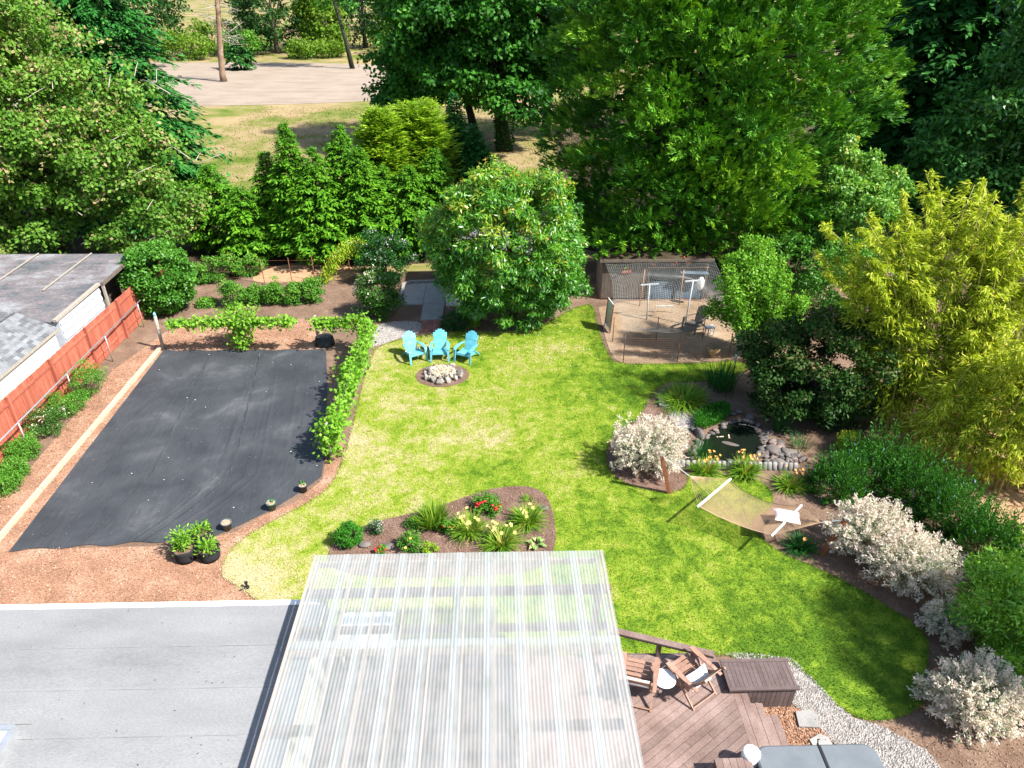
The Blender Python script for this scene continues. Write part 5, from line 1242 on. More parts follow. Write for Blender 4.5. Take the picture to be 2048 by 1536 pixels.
# big maple, ivy trunks
def maple(nm, lab, u, Y, cu, cz, cr, K, per, seed, r0, top, lo=-.75, tr=M['ivybark']):
    x = gx(u, Y); cx = gx(cu, Y)
    return broad(nm, lab, (x, Y, 0), top, (cx, Y, cz), cr, K, 1.3, per, (.26, .46), (.20, .36), M['L_bigmaple'], seed, back=.5, r0=r0, bm=tr, lump=.22, lo=lo, droop=.35, flat=.7, nl=12, tint_shift=.0, inner=.5, group='tall maples beyond the hedge')
maple('big_maple', 'tall dark maple with thick ivy-covered trunk behind the cherry', 1010, 62, 985, 9.4, (7.6, 6, 7.6), 300, 210, 150, .62, 12)
maple('big_maple', 'dark maple with hanging boughs left of the thick ivy trunk', 958, 66, 905, 8.3, (5.8, 5, 7.6), 270, 210, 151, .4, 11)
maple('big_maple', 'dark maple crown filling the gap beside the redwood', 1085, 68, 1100, 9.6, (6.0, 5, 8.2), 220, 180, 152, .4, 12)
# ivy leaves on the trunks
x = gx(1010, 62); rgd = np.random.default_rng(71); k = 900; a = rgd.uniform(0, 6.28, k); zz_ = rgd.uniform(.2, 6, k); b = np.stack([x + .68 * np.cos(a), 62 + .68 * np.sin(a), zz_], 1)
t_iv = thing('trunk_ivy', 'dark ivy climbing the thick maple trunk', 'ivy', (x, 62, 0)); foliage(t_iv, leaves(b, np.stack([np.cos(a), np.sin(a), -.3 * np.ones(k)], 1) + rgd.normal(0, .4, (k, 3)), np.stack([np.cos(a), np.sin(a), .5 * np.ones(k)], 1), rgd.uniform(.2, .35, k), rgd.uniform(.15, .25, k)), M['L_bigmaple'], rgd.random(k) * .6)

# left big tree with brown seed clusters
def leftsq(P):
    # overhanging skirt: broad low, narrower high
    q = (P[:, 2] - 7) / 7; P = P.copy(); P[:, 0] += -3.0 * q - .9; return P
broad('seed_maple', 'huge maple with brown seed clusters overhanging the left fence corner', (-23.5, 37, 0), 9, (-22.6, 35.2, 7.0), (7.6, 4.6, 7.4), 580, .8, 250, (.15, .25), (.11, .18), M['L_maple_seed'], 160, r0=.55, lo=-.86, squash=leftsq, tintup=.14, inner=.5, nl=26, lump=.16, bm=M['trunk'], back=.6)
rgd = np.random.default_rng(4)
t = C.objects['seed_maple']
for k in range(26):
    u, v = rgd.uniform(10, 420), rgd.uniform(150, 500); Y = 32.0 + rgd.uniform(-.6, 1.2); p0_ = np.array(at(u, v, Y)); a = rgd.uniform(0, 3.1); L_ = rgd.uniform(.5, 1.5)
    MB().tube([p0_, p0_ + np.array([math.cos(a) * L_ * .5, .3, L_ * .2]), p0_ + np.array([math.cos(a) * L_, .6, L_ * .35])], [.022, .016, .008], 5).build('bare_branch', M['twig'], t, True, True)
fill(t, np.random.default_rng(41), 6000, lambda z: 4.6 - np.abs(z - 6) * .3, (-23.6, 36.4), (2.2, 12.5), (.3, .5), (.2, .35), M['L_maple_seed'])
# left spruce
conifer('tall_spruce', 'tall deep green spruce behind the seed maple', (gx(318, 44), 44, 0), 20.5, 6.0, M['L_spruce'], 165, .34, 17, 19, .75, .24, hang=.45, rise=.10, droop=.28, z0=1.0, power=.9, r0=.35)
# hedge of cedars along the back
hd = [(478, 36.2, 372, 1.7), (528, 37.2, 300, 1.5), (566, 36.4, 245, 1.5), (622, 35.8, 300, 1.9), (676, 37.0, 250, 1.6), (716, 36.2, 296, 1.6), (765, 37.0, 335, 1.8), (815, 36.8, 330, 1.9), (868, 37.6, 300, 1.8), (415, 38.0, 330, 2.0)]
hl = ['leftmost green cedar of the back hedge', 'slim cedar second from the left in the back hedge', 'feathery tall cedar left of the hedge middle', 'broad dense cedar in the hedge middle', 'cedar standing right of the broad dense one', 'cedar with pointed top left of the gold plumes', 'cedar in front of the narrow gold plumes', 'dark cedar behind the lilac bush', 'dark cedar at the left of the cherry crown', 'cedar half hidden by the seed maple']
for i, (u, Y, vt, R_) in enumerate(hd):
    x, _, zt = at(u, vt, Y)
    conifer('hedge_cedar', hl[i], (x, Y, 0), zt, R_ * 1.12, M['L_cedar'], 170 + i, .22, 16, 11, .47, .16, rise=.75, droop=.5, z0=.15, power=.62, r0=.1, group='cedars of the back hedge', hang=.5, tipgain=.55)
for i, (u, Y, vt, R_, lab) in enumerate(((757, 39.0, 222, 1.7, 'narrow gold-green plume conifer behind the hedge'), (835, 40.5, 212, 2.3, 'broad gold-green plume conifer behind the hedge'))):
    x, _, zt = at(u, vt, Y)
    conifer('gold_conifer', lab, (x, Y, 0), zt, R_ * 1.1, M['L_gold'], 190 + i, .19, 19, 11, .7, .13, rise=1.3, droop=.35, z0=.3, power=.45, r0=.1, group='gold plume conifers', hang=.1, tipgain=.5)
for i, (u, Y, vt, R_, lab) in enumerate(((907, 42, 185, 2.0, 'dark green spire conifer left of the cherry top'), (948, 41, 245, 1.9, 'second green spire conifer just behind the cherry top'))):
    x, _, zt = at(u, vt, Y)
    conifer('spire_conifer', lab, (x, Y, 0), zt, R_, M['L_spruce'], 195 + i, .3, 13, 10, .7, .24, rise=.5, droop=.5, power=.7, group='green spire conifers', hang=.3)
# gold arching branch
t = thing('golden_weeper', 'golden shrub with one long arching branch over the wire fence', 'shrub', (gx(760, 34.5), 34.5, 0))
rgd = np.random.default_rng(77); pa = [np.array(at(u, v, Y)) for u, v, Y in ((758, 560, 34.5), (742, 500, 34.2), (715, 482, 33.8), (690, 488, 33.4), (668, 512, 33.0), (648, 548, 32.8))]
MB().tube(pa, [.05, .04, .03, .025, .02, .01], 6).build('stems', M['twig'], t, True, True)
P = []; 
for i in range(5):
    for q in np.linspace(0, 1, 90 if i else 30): P.append(pa[i] + (pa[i + 1] - pa[i]) * q)
P = np.repeat(np.array(P), 9, 0); k = len(P); off = rgd.normal(0, .14, (k, 3)); off[:, 2] -= np.abs(rgd.normal(0, .22, k)); P = P + off
foliage(t, leaves(P, np.array([0, -.2, -1.0]) + rgd.normal(0, .45, (k, 3)), rgd.normal(0, 1, (k, 3)), rgd.uniform(.08, .16, k), rgd.uniform(.04, .07, k)), M['L_gold'], rgd.normal(.7, .2, k))

# redwood ----------------------------------------------------------------
def redwood():
    rng = np.random.default_rng(200); Y = 38.2; x = gx(1372, Y); t = thing('redwood', 'massive redwood with puffy bright branch ends behind the coop', 'tree', (x, Y, 0))
    prof = [(0, 4.6), (1.5, 5.3), (4, 6.6), (7, 7.1), (10, 7.0), (13, 6.5), (15, 5.4), (18, 2.6), (20, .4)]
    pts = []; tries = 0
    def addb(c, a, r, w):
        pts.append((c, np.array([math.cos(a), math.sin(a), 0.0]), r, w))
    while len(pts) < 235 and tries < 9000:      # outer boughs, kept apart so gaps stay between them
        tries += 1; z = rng.uniform(.8, 18.5); a = rng.uniform(-math.pi, math.pi)
        if math.sin(a) > .45 and rng.random() < .8: continue
        r = np.interp(z, *zip(*prof)) * rng.uniform(.80, 1.10) * (1 + .06 * math.sin(3 * a + z))
        c = np.array([x + r * math.cos(a), Y + r * math.sin(a), z])
        if c[2] < 2.6 and c[1] < 33.6: continue
        if all(np.linalg.norm((c - q[0]) * np.array([1, 1, 1.3])) > 1.75 for q in pts): addb(c, a, rng.uniform(.8, 1.25), 1.0)
    for _ in range(80):
        z = rng.uniform(1.5, 15); a = -rng.uniform(0, math.pi); r = np.interp(z, *zip(*prof)) * rng.uniform(.6, .8)
        c = np.array([x + r * math.cos(a), Y + r * math.sin(a), z])
        if c[2] > 2.6 or c[1] > 33.6: addb(c, a, rng.uniform(.8, 1.2), .55)
    for _ in range(60):                           # low boughs hanging over the coop roof
        addb(np.array(at(rng.uniform(1190, 1570), rng.uniform(425, 508), rng.uniform(30.9, 33.0))), -1.57 + rng.normal(0, .5), rng.uniform(.5, .75), .45)
    Cn = np.array([q[0] for q in pts]); P = []; D = []; N_ = []; TI = []; LL = []
    for c, o, r, w in pts:
        ns = int(50 * w * (r / 1.0) ** 1.5) + 6; ct = rng.normal(0, .19); side = np.array([-o[1], o[0], 0])
        sa = rng.uniform(-.9, 1.0, ns); sb = rng.normal(0, .42, ns); sc = rng.uniform(-.25, .5, ns)
        s0 = c + (o * (sa * .95 * r)[:, None]) + side * (sb * r * (1.15 - .35 * sa))[:, None] + UP * ((sc * (1 - np.abs(sa) * .4) - .42 * np.maximum(sa, 0) ** 2 - .45 * np.abs(sb)) * r)[:, None]
        td = nrm(o * .75 + side * (sb * .9)[:, None] + UP * (rng.uniform(.05, .75, ns))[:, None] + rng.normal(0, .25, (ns, 3))); tl = rng.uniform(.30, .55, ns) * (.75 + .35 * r)
        m_ = 15; q = rng.random((ns, m_)) ** .8; i = np.repeat(np.arange(ns), m_); q = q.ravel()
        p = s0[i] + td[i] * (tl[i] * q)[:, None] + rng.normal(0, .03, (ns * m_, 3)); rd = runit(rng, ns * m_)
        P.append(p); D.append(td[i] * 1.1 + rd * .55); N_.append(rd * .45 + UP * .75 + nrm(s0 - c)[i] * .8); TI.append(.36 + ct + rng.normal(0, .09, ns)[i] + .20 * (q - .4) + rng.normal(0, .09, ns * m_))
    P, D, N_, tint = np.concatenate(P), np.concatenate(D), np.concatenate(N_), np.concatenate(TI); n = len(P)
    k = P[:, 2] > .3
    foliage(t, leaves(P[k], D[k], N_[k], rng.uniform(.20, .33, n)[k], rng.uniform(.046, .078, n)[k], .5), M['L_redwood'], tint[k], 'crown')
    K = len(Cn); o2 = nrm(np.array([q[1] for q in pts])); R2 = np.ones(K)
    fill(t, rng, 13000, lambda z: np.interp(z, *zip(*prof)) * .62, (x, Y), (2.9, 18.0), (.4, .7), (.22, .38), M['L_redwood'])
    mb = MB().tube([(x, Y, -.1), (x + .1, Y, 8), (x + .4, Y, 19)], [.85, .6, .08], 10)
    for i in rng.choice(len(Cn), 60, False):
        s_ = np.array([x, Y, Cn[i][2] - .5 - .06 * R2[i]]); mb.tube([s_, (s_ + Cn[i]) / 2 - UP * .3, Cn[i] - o2[i] * .3], [.11, .07, .03], 5)
    mb.build('trunk', M['trunk'], t, True, True)
redwood()
# dark firs on the right
for i, (u, Y, h, R_, lab) in enumerate(((1790, 47, 24, 6.2, 'dark blue-green fir right of the redwood'), (1930, 52, 26, 7.0, 'darkest fir at the upper right behind the leafy tree'), (2080, 46, 24, 6.5, 'dark fir at the right edge behind the bamboo'), (1690, 56, 25, 6.0, 'dark fir glimpsed behind the redwood'))):
    conifer('dark_fir', lab, (gx(u, Y), Y, 0), h, R_, M['L_fir'], 210 + i, .6, 12, 16, 1.15, .42, rise=.25, droop=.38, z0=.4, power=.75, r0=.4, group='dark firs on the right', tipgain=.6)
    fill(list(o for o in C.objects if o.get('label') == lab)[0], np.random.default_rng(215 + i), 2600, lambda z: R_ * .55 * (1 - z / h) + .3, (gx(u, Y), Y), (.3, h * .9), (.7, 1.4), (.4, .7), M['L_fir'])
broad('leafy_tree', 'light-leaved tree climbing past the dark firs at the right edge', (gx(2040, 40), 40, 0), 9, (gx(2035, 39), 38.6, 8.8), (5.0, 3.0, 6.6), 220, .85, 130, (.26, .44), (.12, .2), M['L_bright'], 220, r0=.3, droop=.35, lump=.3)
broad('shade_tree', 'dim finger-leaved tree under the dark firs', (gx(1880, 41), 41, 0), 5, (gx(1885, 40.5), 40, 4.6), (3.6, 2.4, 4.4), 90, 1.0, 110, (.28, .48), (.12, .2), M['L_fir'], 221, r0=.2, droop=.3, tint_shift=.3)
# sapling maple
broad('maple_sapling', 'young maple with glossy leaves and pale shoot tips before the dark firs', (gx(1670, 32.5), 32.5, 0), 4.8, (gx(1675, 32.5), 32.5, 3.5), (2.5, 2.0, 2.6), 260, .4, 150, (.12, .21), (.09, .15), M['L_sapling'], 230, back=.4, r0=.1, droop=.3, lump=.3, tintup=.18)
t = C.objects['maple_sapling']; rgd = np.random.default_rng(5)
PP = []
for u, v in ((1640, 340), (1690, 305), (1745, 340), (1765, 420), (1612, 365), (1785, 400)):
    tip = np.array(at(u, v, 32.3)); b0 = tip - np.array([rgd.normal(0, .15), 0, 1.2]); MB().tube([b0, tip], [.02, .008], 4).build('shoot', M['twig'], t, True, True)
    for q in np.linspace(.1, 1, 26): PP.append(b0 + (tip - b0) * q)
PP = np.repeat(np.array(PP), 3, 0); k = len(PP)
foliage(t, leaves(PP + rgd.normal(0, .06, (k, 3)), rgd.normal(0, 1, (k, 3)) + UP * .2, UP + rgd.normal(0, .5, (k, 3)), rgd.uniform(.1, .2, k), rgd.uniform(.07, .13, k)), M['L_sapling'], rgd.normal(.85, .12, k), 'shoot_leaves')
# undergrowth mass between sapling and bamboo
bush('understory_shrub', 'green leafy undergrowth behind the pear tree', (gx(1600, 30.5), 30.5), 2.6, 1.6, 3.2, M['L_laurel'], 233, 90, 80, .42, (.1, .18), (.06, .1))
bush('understory_shrub', 'green leafy undergrowth behind the bamboo', (gx(1760, 28), 28), 2.8, 1.8, 3.4, M['L_laurel'], 234, 90, 80, .42, (.1, .18), (.06, .1))
bush('understory_shrub', 'dark undergrowth filling the gap right of the coop', (gx(1480, 31.8), 31.8), 2.2, 1.3, 2.6, M['L_fir'], 235, 70, 70, .4, (.1, .18), (.06, .1), tint_shift=.3) if False else None

# pear tree: columnar
def pear():
    rng = np.random.default_rng(240); bx, by = g(1535, 722); t = thing('pear_tree', 'upright pear tree with small bright leaves at the right of the pen', 'tree', (bx, by, 0))
    Cn = []; mb = MB(); mb.tube([(bx, by, -.1), (bx - .05, by + .1, 1), (bx - .1, by + .3, 2.2)], [.10, .08, .06], 8)
    for k in range(30):
        u = rng.uniform(1400, 1612); q = abs(u - 1510) / 110; vt = 468 + 150 * q ** 1.5 + rng.uniform(0, 60); Y = by + .6 + rng.normal(0, .6); tip = np.array(at(u, vt, Y)); b0 = np.array([bx + (tip[0] - bx) * .45, by + (Y - by) * .4 + .1, rng.uniform(.8, 1.8)])
        mb.tube([(bx - .05, by + .1, .9), b0, (b0 + tip) / 2 + rng.normal(0, .06, 3), tip], [.045, .035, .02, .006], 5)
        for s in np.linspace(.0, 1.0, 15): Cn.append(b0 + (tip - b0) * s + rng.normal(0, .13 * (1.15 - s), 3))
    mb.build('trunk', M['trunk'], t, True, True); Cn = np.array(Cn)
    p, d, nn_, ll, ww, idx = clumps(rng, Cn, .27, np.tile(UP, (len(Cn), 1)), 62, (.09, .15), (.055, .085), .9, .3, .9)
    foliage(t, leaves(p, d, nn_, ll, ww), M['L_pear'], .5 + rng.normal(0, .1, len(Cn))[idx] + rng.normal(0, .2, len(p)), 'crown')
pear()
# dark Japanese maple by the pond
c = g(1630, 850)
broad('bronze_maple', 'dense dark bronze-green maple overhanging the pond', (c[0], c[1] + .6, 0), 2.4, (c[0] + .1, c[1] + .7, 1.9), (2.5, 1.8, 1.85), 320, .38, 120, (.10, .18), (.05, .085), M['L_darkmaple'], 250, r0=.1, flat=.55, droop=.2, tintup=.2, lump=.2)
# cherry
broad('cherry_tree', 'round cherry tree with drooping bright leaves behind the blue chairs', (.67, 28.75, 0), 5, (.45, 28.1, 3.45), (3.2, 2.1, 3.35), 640, .4, 150, (.16, .26), (.05, .075), M['L_cherry'], 260, back=.5, r0=.17, droop=.75, flat=.75, oo=.6, tintup=.22, lump=.13, inner=.5, nl=16, lo=-.9, bm=M['trunk'], tint_shift=-.06)
t = C.objects['cherry_tree']; rgd = np.random.default_rng(8); PP = []; DD = []
for u, v in ((955, 330), (985, 300), (1010, 318), (1060, 330), (1085, 345), (1110, 372), (1135, 400), (925, 350), (900, 385), (875, 420), (1150, 430), (1165, 500), (868, 470), (1040, 345), (970, 345)):
    tip = np.array(at(u, v + 8, 28.2)); b0 = tip * .75 + np.array([.45, 28.7, 3.9]) * .25
    MB().tube([b0, tip], [.015, .006], 4).build('twig', M['trunk'], t, True, True)
    for q in np.linspace(.2, 1, 34): PP.append(b0 + (tip - b0) * q)
PP = np.repeat(np.array(PP), 2, 0); k = len(PP)
foliage(t, leaves(PP, rgd.normal(0, .8, (k, 3)) - UP * .7, UP + rgd.normal(0, .5, (k, 3)), rgd.uniform(.15, .23, k), rgd.uniform(.045, .065, k)), M['L_cherry'], rgd.normal(.85, .12, k), 'shoot_leaves')

# bamboo ------------------------------------------------------------------
def bamboo(label, base_fn, n, hh, seed, lean, per=760, az0=None, tint0=.5):
    rng = np.random.default_rng(seed); b0 = base_fn(rng); t = thing('bamboo_clump', label, 'bamboo', (*b0[:2], 0), 0, 'bamboo clumps on the right')
    Ps = []; Ds = []
    for k in range(n):
        b = base_fn(rng); h = hh * rng.uniform(.72, 1.08); a = rng.uniform(0, 6.28); ln = rng.uniform(.05, .28) * h
        dx = math.cos(a) * ln * .6 + lean[0] * rng.uniform(.5, 1.2); dy = math.sin(a) * ln * .6 + lean[1] * rng.uniform(.5, 1.2)
        T = np.linspace(0, 1, 9); pts = [np.array([b[0] + dx * q ** 2.2, b[1] + dy * q ** 2.2, h * (q - .07 * q ** 4)]) for q in T]
        MB().tube(pts, [.030 * (1 - .85 * q) + .004 for q in T], 6).build('culm', M['culm'], t, True, True)
        q = rng.uniform(.09, 1, per) ** .85; c = np.stack([b[0] + dx * q ** 2.2, b[1] + dy * q ** 2.2, h * (q - .07 * q ** 4)], 1)
        # leaves sit in sprays on side branches
        nb = 34; bq = np.sort(rng.uniform(.09, 1, nb)); ba = rng.uniform(0, 6.28, nb); j = np.clip(np.searchsorted(bq, q), 0, nb - 1)
        ang = ba[j] + rng.normal(0, .15, per); r = rng.random(per) ** .7 * (.95 * (1 - q) ** .6 + .16)
        p = c + np.stack([np.cos(ang) * r, np.sin(ang) * r, r * .55 - r * r * .45 + rng.normal(0, .04, per)], 1)
        Ps.append(p); Ds.append(np.stack([np.cos(ang), np.sin(ang), -.45 * np.ones(per)], 1) + rng.normal(0, .55, (per, 3)))
    P = np.concatenate(Ps); D = np.concatenate(Ds); m_ = len(P)
    foliage(t, leaves(P, D, UP * .6 + rng.normal(0, .6, (m_, 3)), rng.uniform(.15, .26, m_), rng.uniform(.034, .052, m_), .4), M['L_bamboo'], tint0 + rng.normal(0, .22, m_))
def bb(pts, s=.3):
    P = poly(pts)
    def f(rng):
        i = rng.integers(len(P) - 1); q = rng.random(); return (P[i][0] + (P[i + 1][0] - P[i][0]) * q + rng.normal(0, s), P[i][1] + (P[i + 1][1] - P[i][1]) * q + rng.normal(0, s))
    return f
bamboo('yellow-green bamboo clump leaning left over the dark maple', bb([(1745, 842), (1790, 860)], .3), 19, 7.4, 300, (-2.3, .2), 1250, tint0=.5)
bamboo('tall yellow bamboo clump in the middle of the grove', bb([(1790, 850), (1880, 870)], .4), 20, 8.5, 301, (-.5, .4), 1300, tint0=.52)
bamboo('tall yellow bamboo clump at the right edge of the picture', bb([(1900, 855), (2040, 870)], .45), 22, 9.4, 302, (.1, .4), 1200, tint0=.56)
bamboo('nearest low bamboo clump with culms showing at the right edge', bb([(1830, 915), (1935, 965), (2040, 985)], .2), 16, 4.9, 303, (.9, .3), 1200, tint0=.6)
bamboo('arching bamboo at the lower right of the grove', bb([(2010, 930), (2100, 1000)], .3), 12, 5.2, 304, (-.3, -.3), 1100, tint0=.66)
sheet('bamboo_litter', smoothpoly([(11.8, 18.6), (13.8, 14.5), (18, 12), (22, 14), (20, 22), (14, 22)], 1), .012, M['straw'])

# dappled willows -----------------------------------------------------------
def willow(label, c, rx, ry, h, seed, ns=420, per=34, zc=.45):
    rng = np.random.default_rng(seed); t = thing('dappled_willow', label, 'shrub', (*c, 0), 0, 'white dappled willows')
    u = runit(rng, ns * 2); u = u[u[:, 2] > -.55][:ns]; K = len(u); a = np.arctan2(u[:, 1], u[:, 0])
    E = np.array([c[0], c[1], h * zc]) + u * np.array([rx, ry, h * (1 - zc)]) * (rng.uniform(.74, 1.12, K) * (1 + .09 * np.sin(4 * a + seed) + .07 * np.sin(5 * u[:, 2] + seed)))[:, None]
    E[:, 2] = np.maximum(E[:, 2], .12); B0 = np.array([c[0], c[1], .1]) + rng.normal(0, .1, (K, 3)) * np.array([rx, ry, .3])
    q = np.tile(1 - rng.random(per) ** 1.6 * .5, K); idx = np.repeat(np.arange(K), per)
    mid = (B0 + E) / 2 + UP * .18 * h * (1 - np.abs(u[:, 2:3]))
    qq = q[:, None]; p = (1 - qq) ** 2 * B0[idx] + 2 * qq * (1 - qq) * mid[idx] + qq ** 2 * E[idx] + rng.normal(0, .022, (len(q), 3))
    d = nrm(E - mid)[idx] * .7 + rng.normal(0, .6, (len(q), 3)); n = len(p)
    tint = .12 - .3 * (rng.random(n) < .16) + .62 * (q - .5) * 2 ** .5 + rng.normal(0, .13, n) + rng.normal(0, .08, K)[idx]
    foliage(t, leaves(p, d, rng.normal(0, .7, (n, 3)) + UP * .6, rng.uniform(.055, .095, n), rng.uniform(.024, .038, n)), M['L_willow'], tint)
    mb = MB()
    for i in range(0, K, 5): mb.tube([B0[i], mid[i] * .5 + (B0[i] + E[i]) * .25, E[i] * .92 + B0[i] * .08], [.014, .009, .003], 4, False)
    mb.build('stems', M['twig'], t, world=True)
willow('white-leaved dappled willow left of the pond', g(1292, 935), 1.18, 1.0, 1.75, 320, 460, 36)
willow('long white dappled willow beside the right hammock post, far half', g(1722, 1108), 1.0, .9, 1.75, 321, 390, 34)
willow('long white dappled willow beside the right hammock post, near half', g(1808, 1168), 1.05, .95, 1.65, 322, 390, 34)
willow('small white dappled willow between the long hedge and the corner one', g(1885, 1268), .55, .5, .95, 323, 170, 30)
willow('white dappled willow in the lower right corner of the lawn', g(1930, 1432), .98, .8, 1.45, 324, 430, 36)

# rosemary-like hedge --------------------------------------------------------
hp = [(1668, 985, .95, 1.6, 'deep green mound right of the pond rocks'), (1745, 960, 1.2, 2.0, 'deep green mound behind the long willow, far end'), (1825, 1000, 1.15, 1.9, 'deep green mound in the middle of the hedge'), (1895, 1045, 1.15, 1.85, 'deep green mound dotted with pale blue flowers'), (1965, 1110, 1.1, 1.75, 'deep green mound at the near end of the hedge'), (2035, 1170, 1.0, 1.3, 'deep green mound at the right picture edge')]
for i, (u, v, r_, h, lab) in enumerate(hp):
    rng = np.random.default_rng(340 + i); c = g(u, v); t = thing('rosemary_mound', lab, 'shrub', (*c, 0), 0, 'deep green hedge mounds')
    K = 370; uu_ = runit(rng, K); uu_[:, 2] = np.abs(uu_[:, 2]); E = np.array([c[0], c[1], 0]) + uu_ * np.array([r_, r_, h]) * rng.uniform(.7, 1.1, (K, 1)); B0 = np.array([c[0], c[1], 0]) * np.ones((K, 1)) + uu_ * np.array([r_ * .5, r_ * .5, .1]); per = 24
    idx = np.repeat(np.arange(K), per); q = rng.uniform(.3, 1, K * per)[:, None]; p = B0[idx] + (E - B0)[idx] * q + rng.normal(0, .02, (K * per, 3)); n = len(p)
    d = nrm(E - B0)[idx] * .9 + rng.normal(0, .55, (n, 3)) + UP * .3
    foliage(t, leaves(p, d, rng.normal(0, 1, (n, 3)), rng.uniform(.07, .13, n), rng.uniform(.022, .036, n)), M['L_hedge'], np.minimum(.5 + rng.normal(0, .18, n), .93) + (rng.random(n) < .012) * .5)
    mb = MB()
    for j in range(0, K, 16): mb.tube([B0[j], E[j] * .9 + B0[j] * .1], [.01, .004], 3, False)
    mb.build('stems', M['trunk'], t, world=True)
bush('golden_shrub', 'small gold-green shrub behind the right pond rocks', g3(1700, 905), .45, .4, .7, M['L_gold'], 350, 34, 60, .15, (.05, .09), (.03, .05))
# bay-like shrubs lower right
bush('bay_shrub', 'bright green glossy shrub above the corner willow', g3(2000, 1290), 1.25, 1.1, 2.5, M['L_bay'], 360, 130, 90, .30, (.09, .15), (.03, .05), lump=.18)
bush('bay_shrub', 'bright green glossy shrub at the right edge of the picture', g3(2090, 1230), 1.25, 1.1, 2.7, M['L_bay'], 361, 120, 80, .30, (.09, .15), (.03, .05))
bush('bay_shrub', 'bright green glossy shrub low in the right corner', g3(2075, 1390), 1.0, 1.0, 1.7, M['L_bay'], 362, 80, 80, .28, (.09, .15), (.03, .05))
# trees beyond the right edge that shade the lawn corner
broad('garden_tree', 'leafy garden tree standing off the right side of the lawn', (13.6, 8.9, 0), 4.2, (13.5, 8.9, 4.8), (1.5, 1.5, 1.6), 70, .5, 60, (.14, .24), (.08, .13), M['L_bay'], 365, r0=.12)

# shrubs --------------------------------------------------------------------
bush('laurel_bush', 'dense glossy green laurel at the far end of the orange fence', g3(335, 622), 1.45, 1.2, 3.1, M['L_laurel'], 400, 240, 120, .33, (.10, .16), (.06, .09), lump=.1, inner=.7)
bush('lilac_bush', 'dark lilac bush with faded flower heads behind the concrete landing', g3(775, 562), 1.25, 1.0, 2.6, M['L_lilac'], 401, 110, 90, .32, (.08, .13), (.045, .07))
bush('rhododendron', 'rhododendron with pale blooms left of the concrete walk', g3(763, 632), .95, .85, 2.0, M['L_rhodo'], 402, 110, 90, .27, (.08, .13), (.035, .055))
bush('round_shrub', 'low dark rounded shrub beside the brick landing', g3(908, 660), .62, .45, .75, M['L_lilac'], 403, 60, 80, .16, (.04, .07), (.02, .035), tint_shift=-.15)
bush('low_shrub', 'low brownish fern clump under the cherry tree', g3(945, 655), .3, .25, .35, M['L_daylily'], 404, 20, 40, .1, (.06, .1), (.02, .03))
for i, (u, v, r_, h, lab) in enumerate(((470, 612, .5, 1.15, 'leafy berry bush at the left end of the berry row'), (513, 606, .4, .8, 'berry bush second from the left in the berry row'), (551, 608, .38, 1.15, 'tallest berry bush in the middle of the berry row'), (590, 607, .4, .95, 'berry bush second from the right in the berry row'), (628, 603, .42, 1.1, 'berry bush at the right end of the berry row'))):
    bush('berry_bush', lab, g3(u, v), r_, r_, h, M['L_shrub'], 410 + i, 50, 60, .2, (.07, .12), (.04, .065), group='berry bushes in a row', lump=.3)
for i, (u, v, r_, h, lab) in enumerate(((450, 560, 1.0, 1.2, 'weedy bush left of the straw heap'), (500, 552, .9, .9, 'weeds behind the left berry bush'), (400, 566, .8, .9, 'low weeds right of the laurel'), (412, 612, .35, .25, 'tiny sprig on the bare soil right of the laurel'))):
    bush('weed_bush', lab, g3(u, v), r_, r_ * .6, h, M['L_shrub'], 420 + i, 36, 60, .22, (.08, .14), (.04, .07), group='weeds along the back fence')
for i, (u, v, r_, h, lab) in enumerate(((182, 792, .62, 1.15, 'feathery shrub farthest along the orange fence'), (133, 828, .58, .85, 'dense dark green shrub second along the orange fence'), (95, 868, .62, .95, 'shrub third along the orange fence with red tips'), (52, 912, .45, .62, 'light green small shrub fourth along the fence'), (30, 952, .4, .5, 'low shrub fifth along the orange fence'), (5, 985, .5, .6, 'low shrub at the left picture edge by the fence'))):
    bush('fence_shrub', lab, g3(u, v), r_, r_, h, M['L_shrub' if i != 2 else 'L_rhodo'], 430 + i, 60, 66, .19, (.045, .08), (.022, .036), group='shrubs along the orange fence', lump=.32)

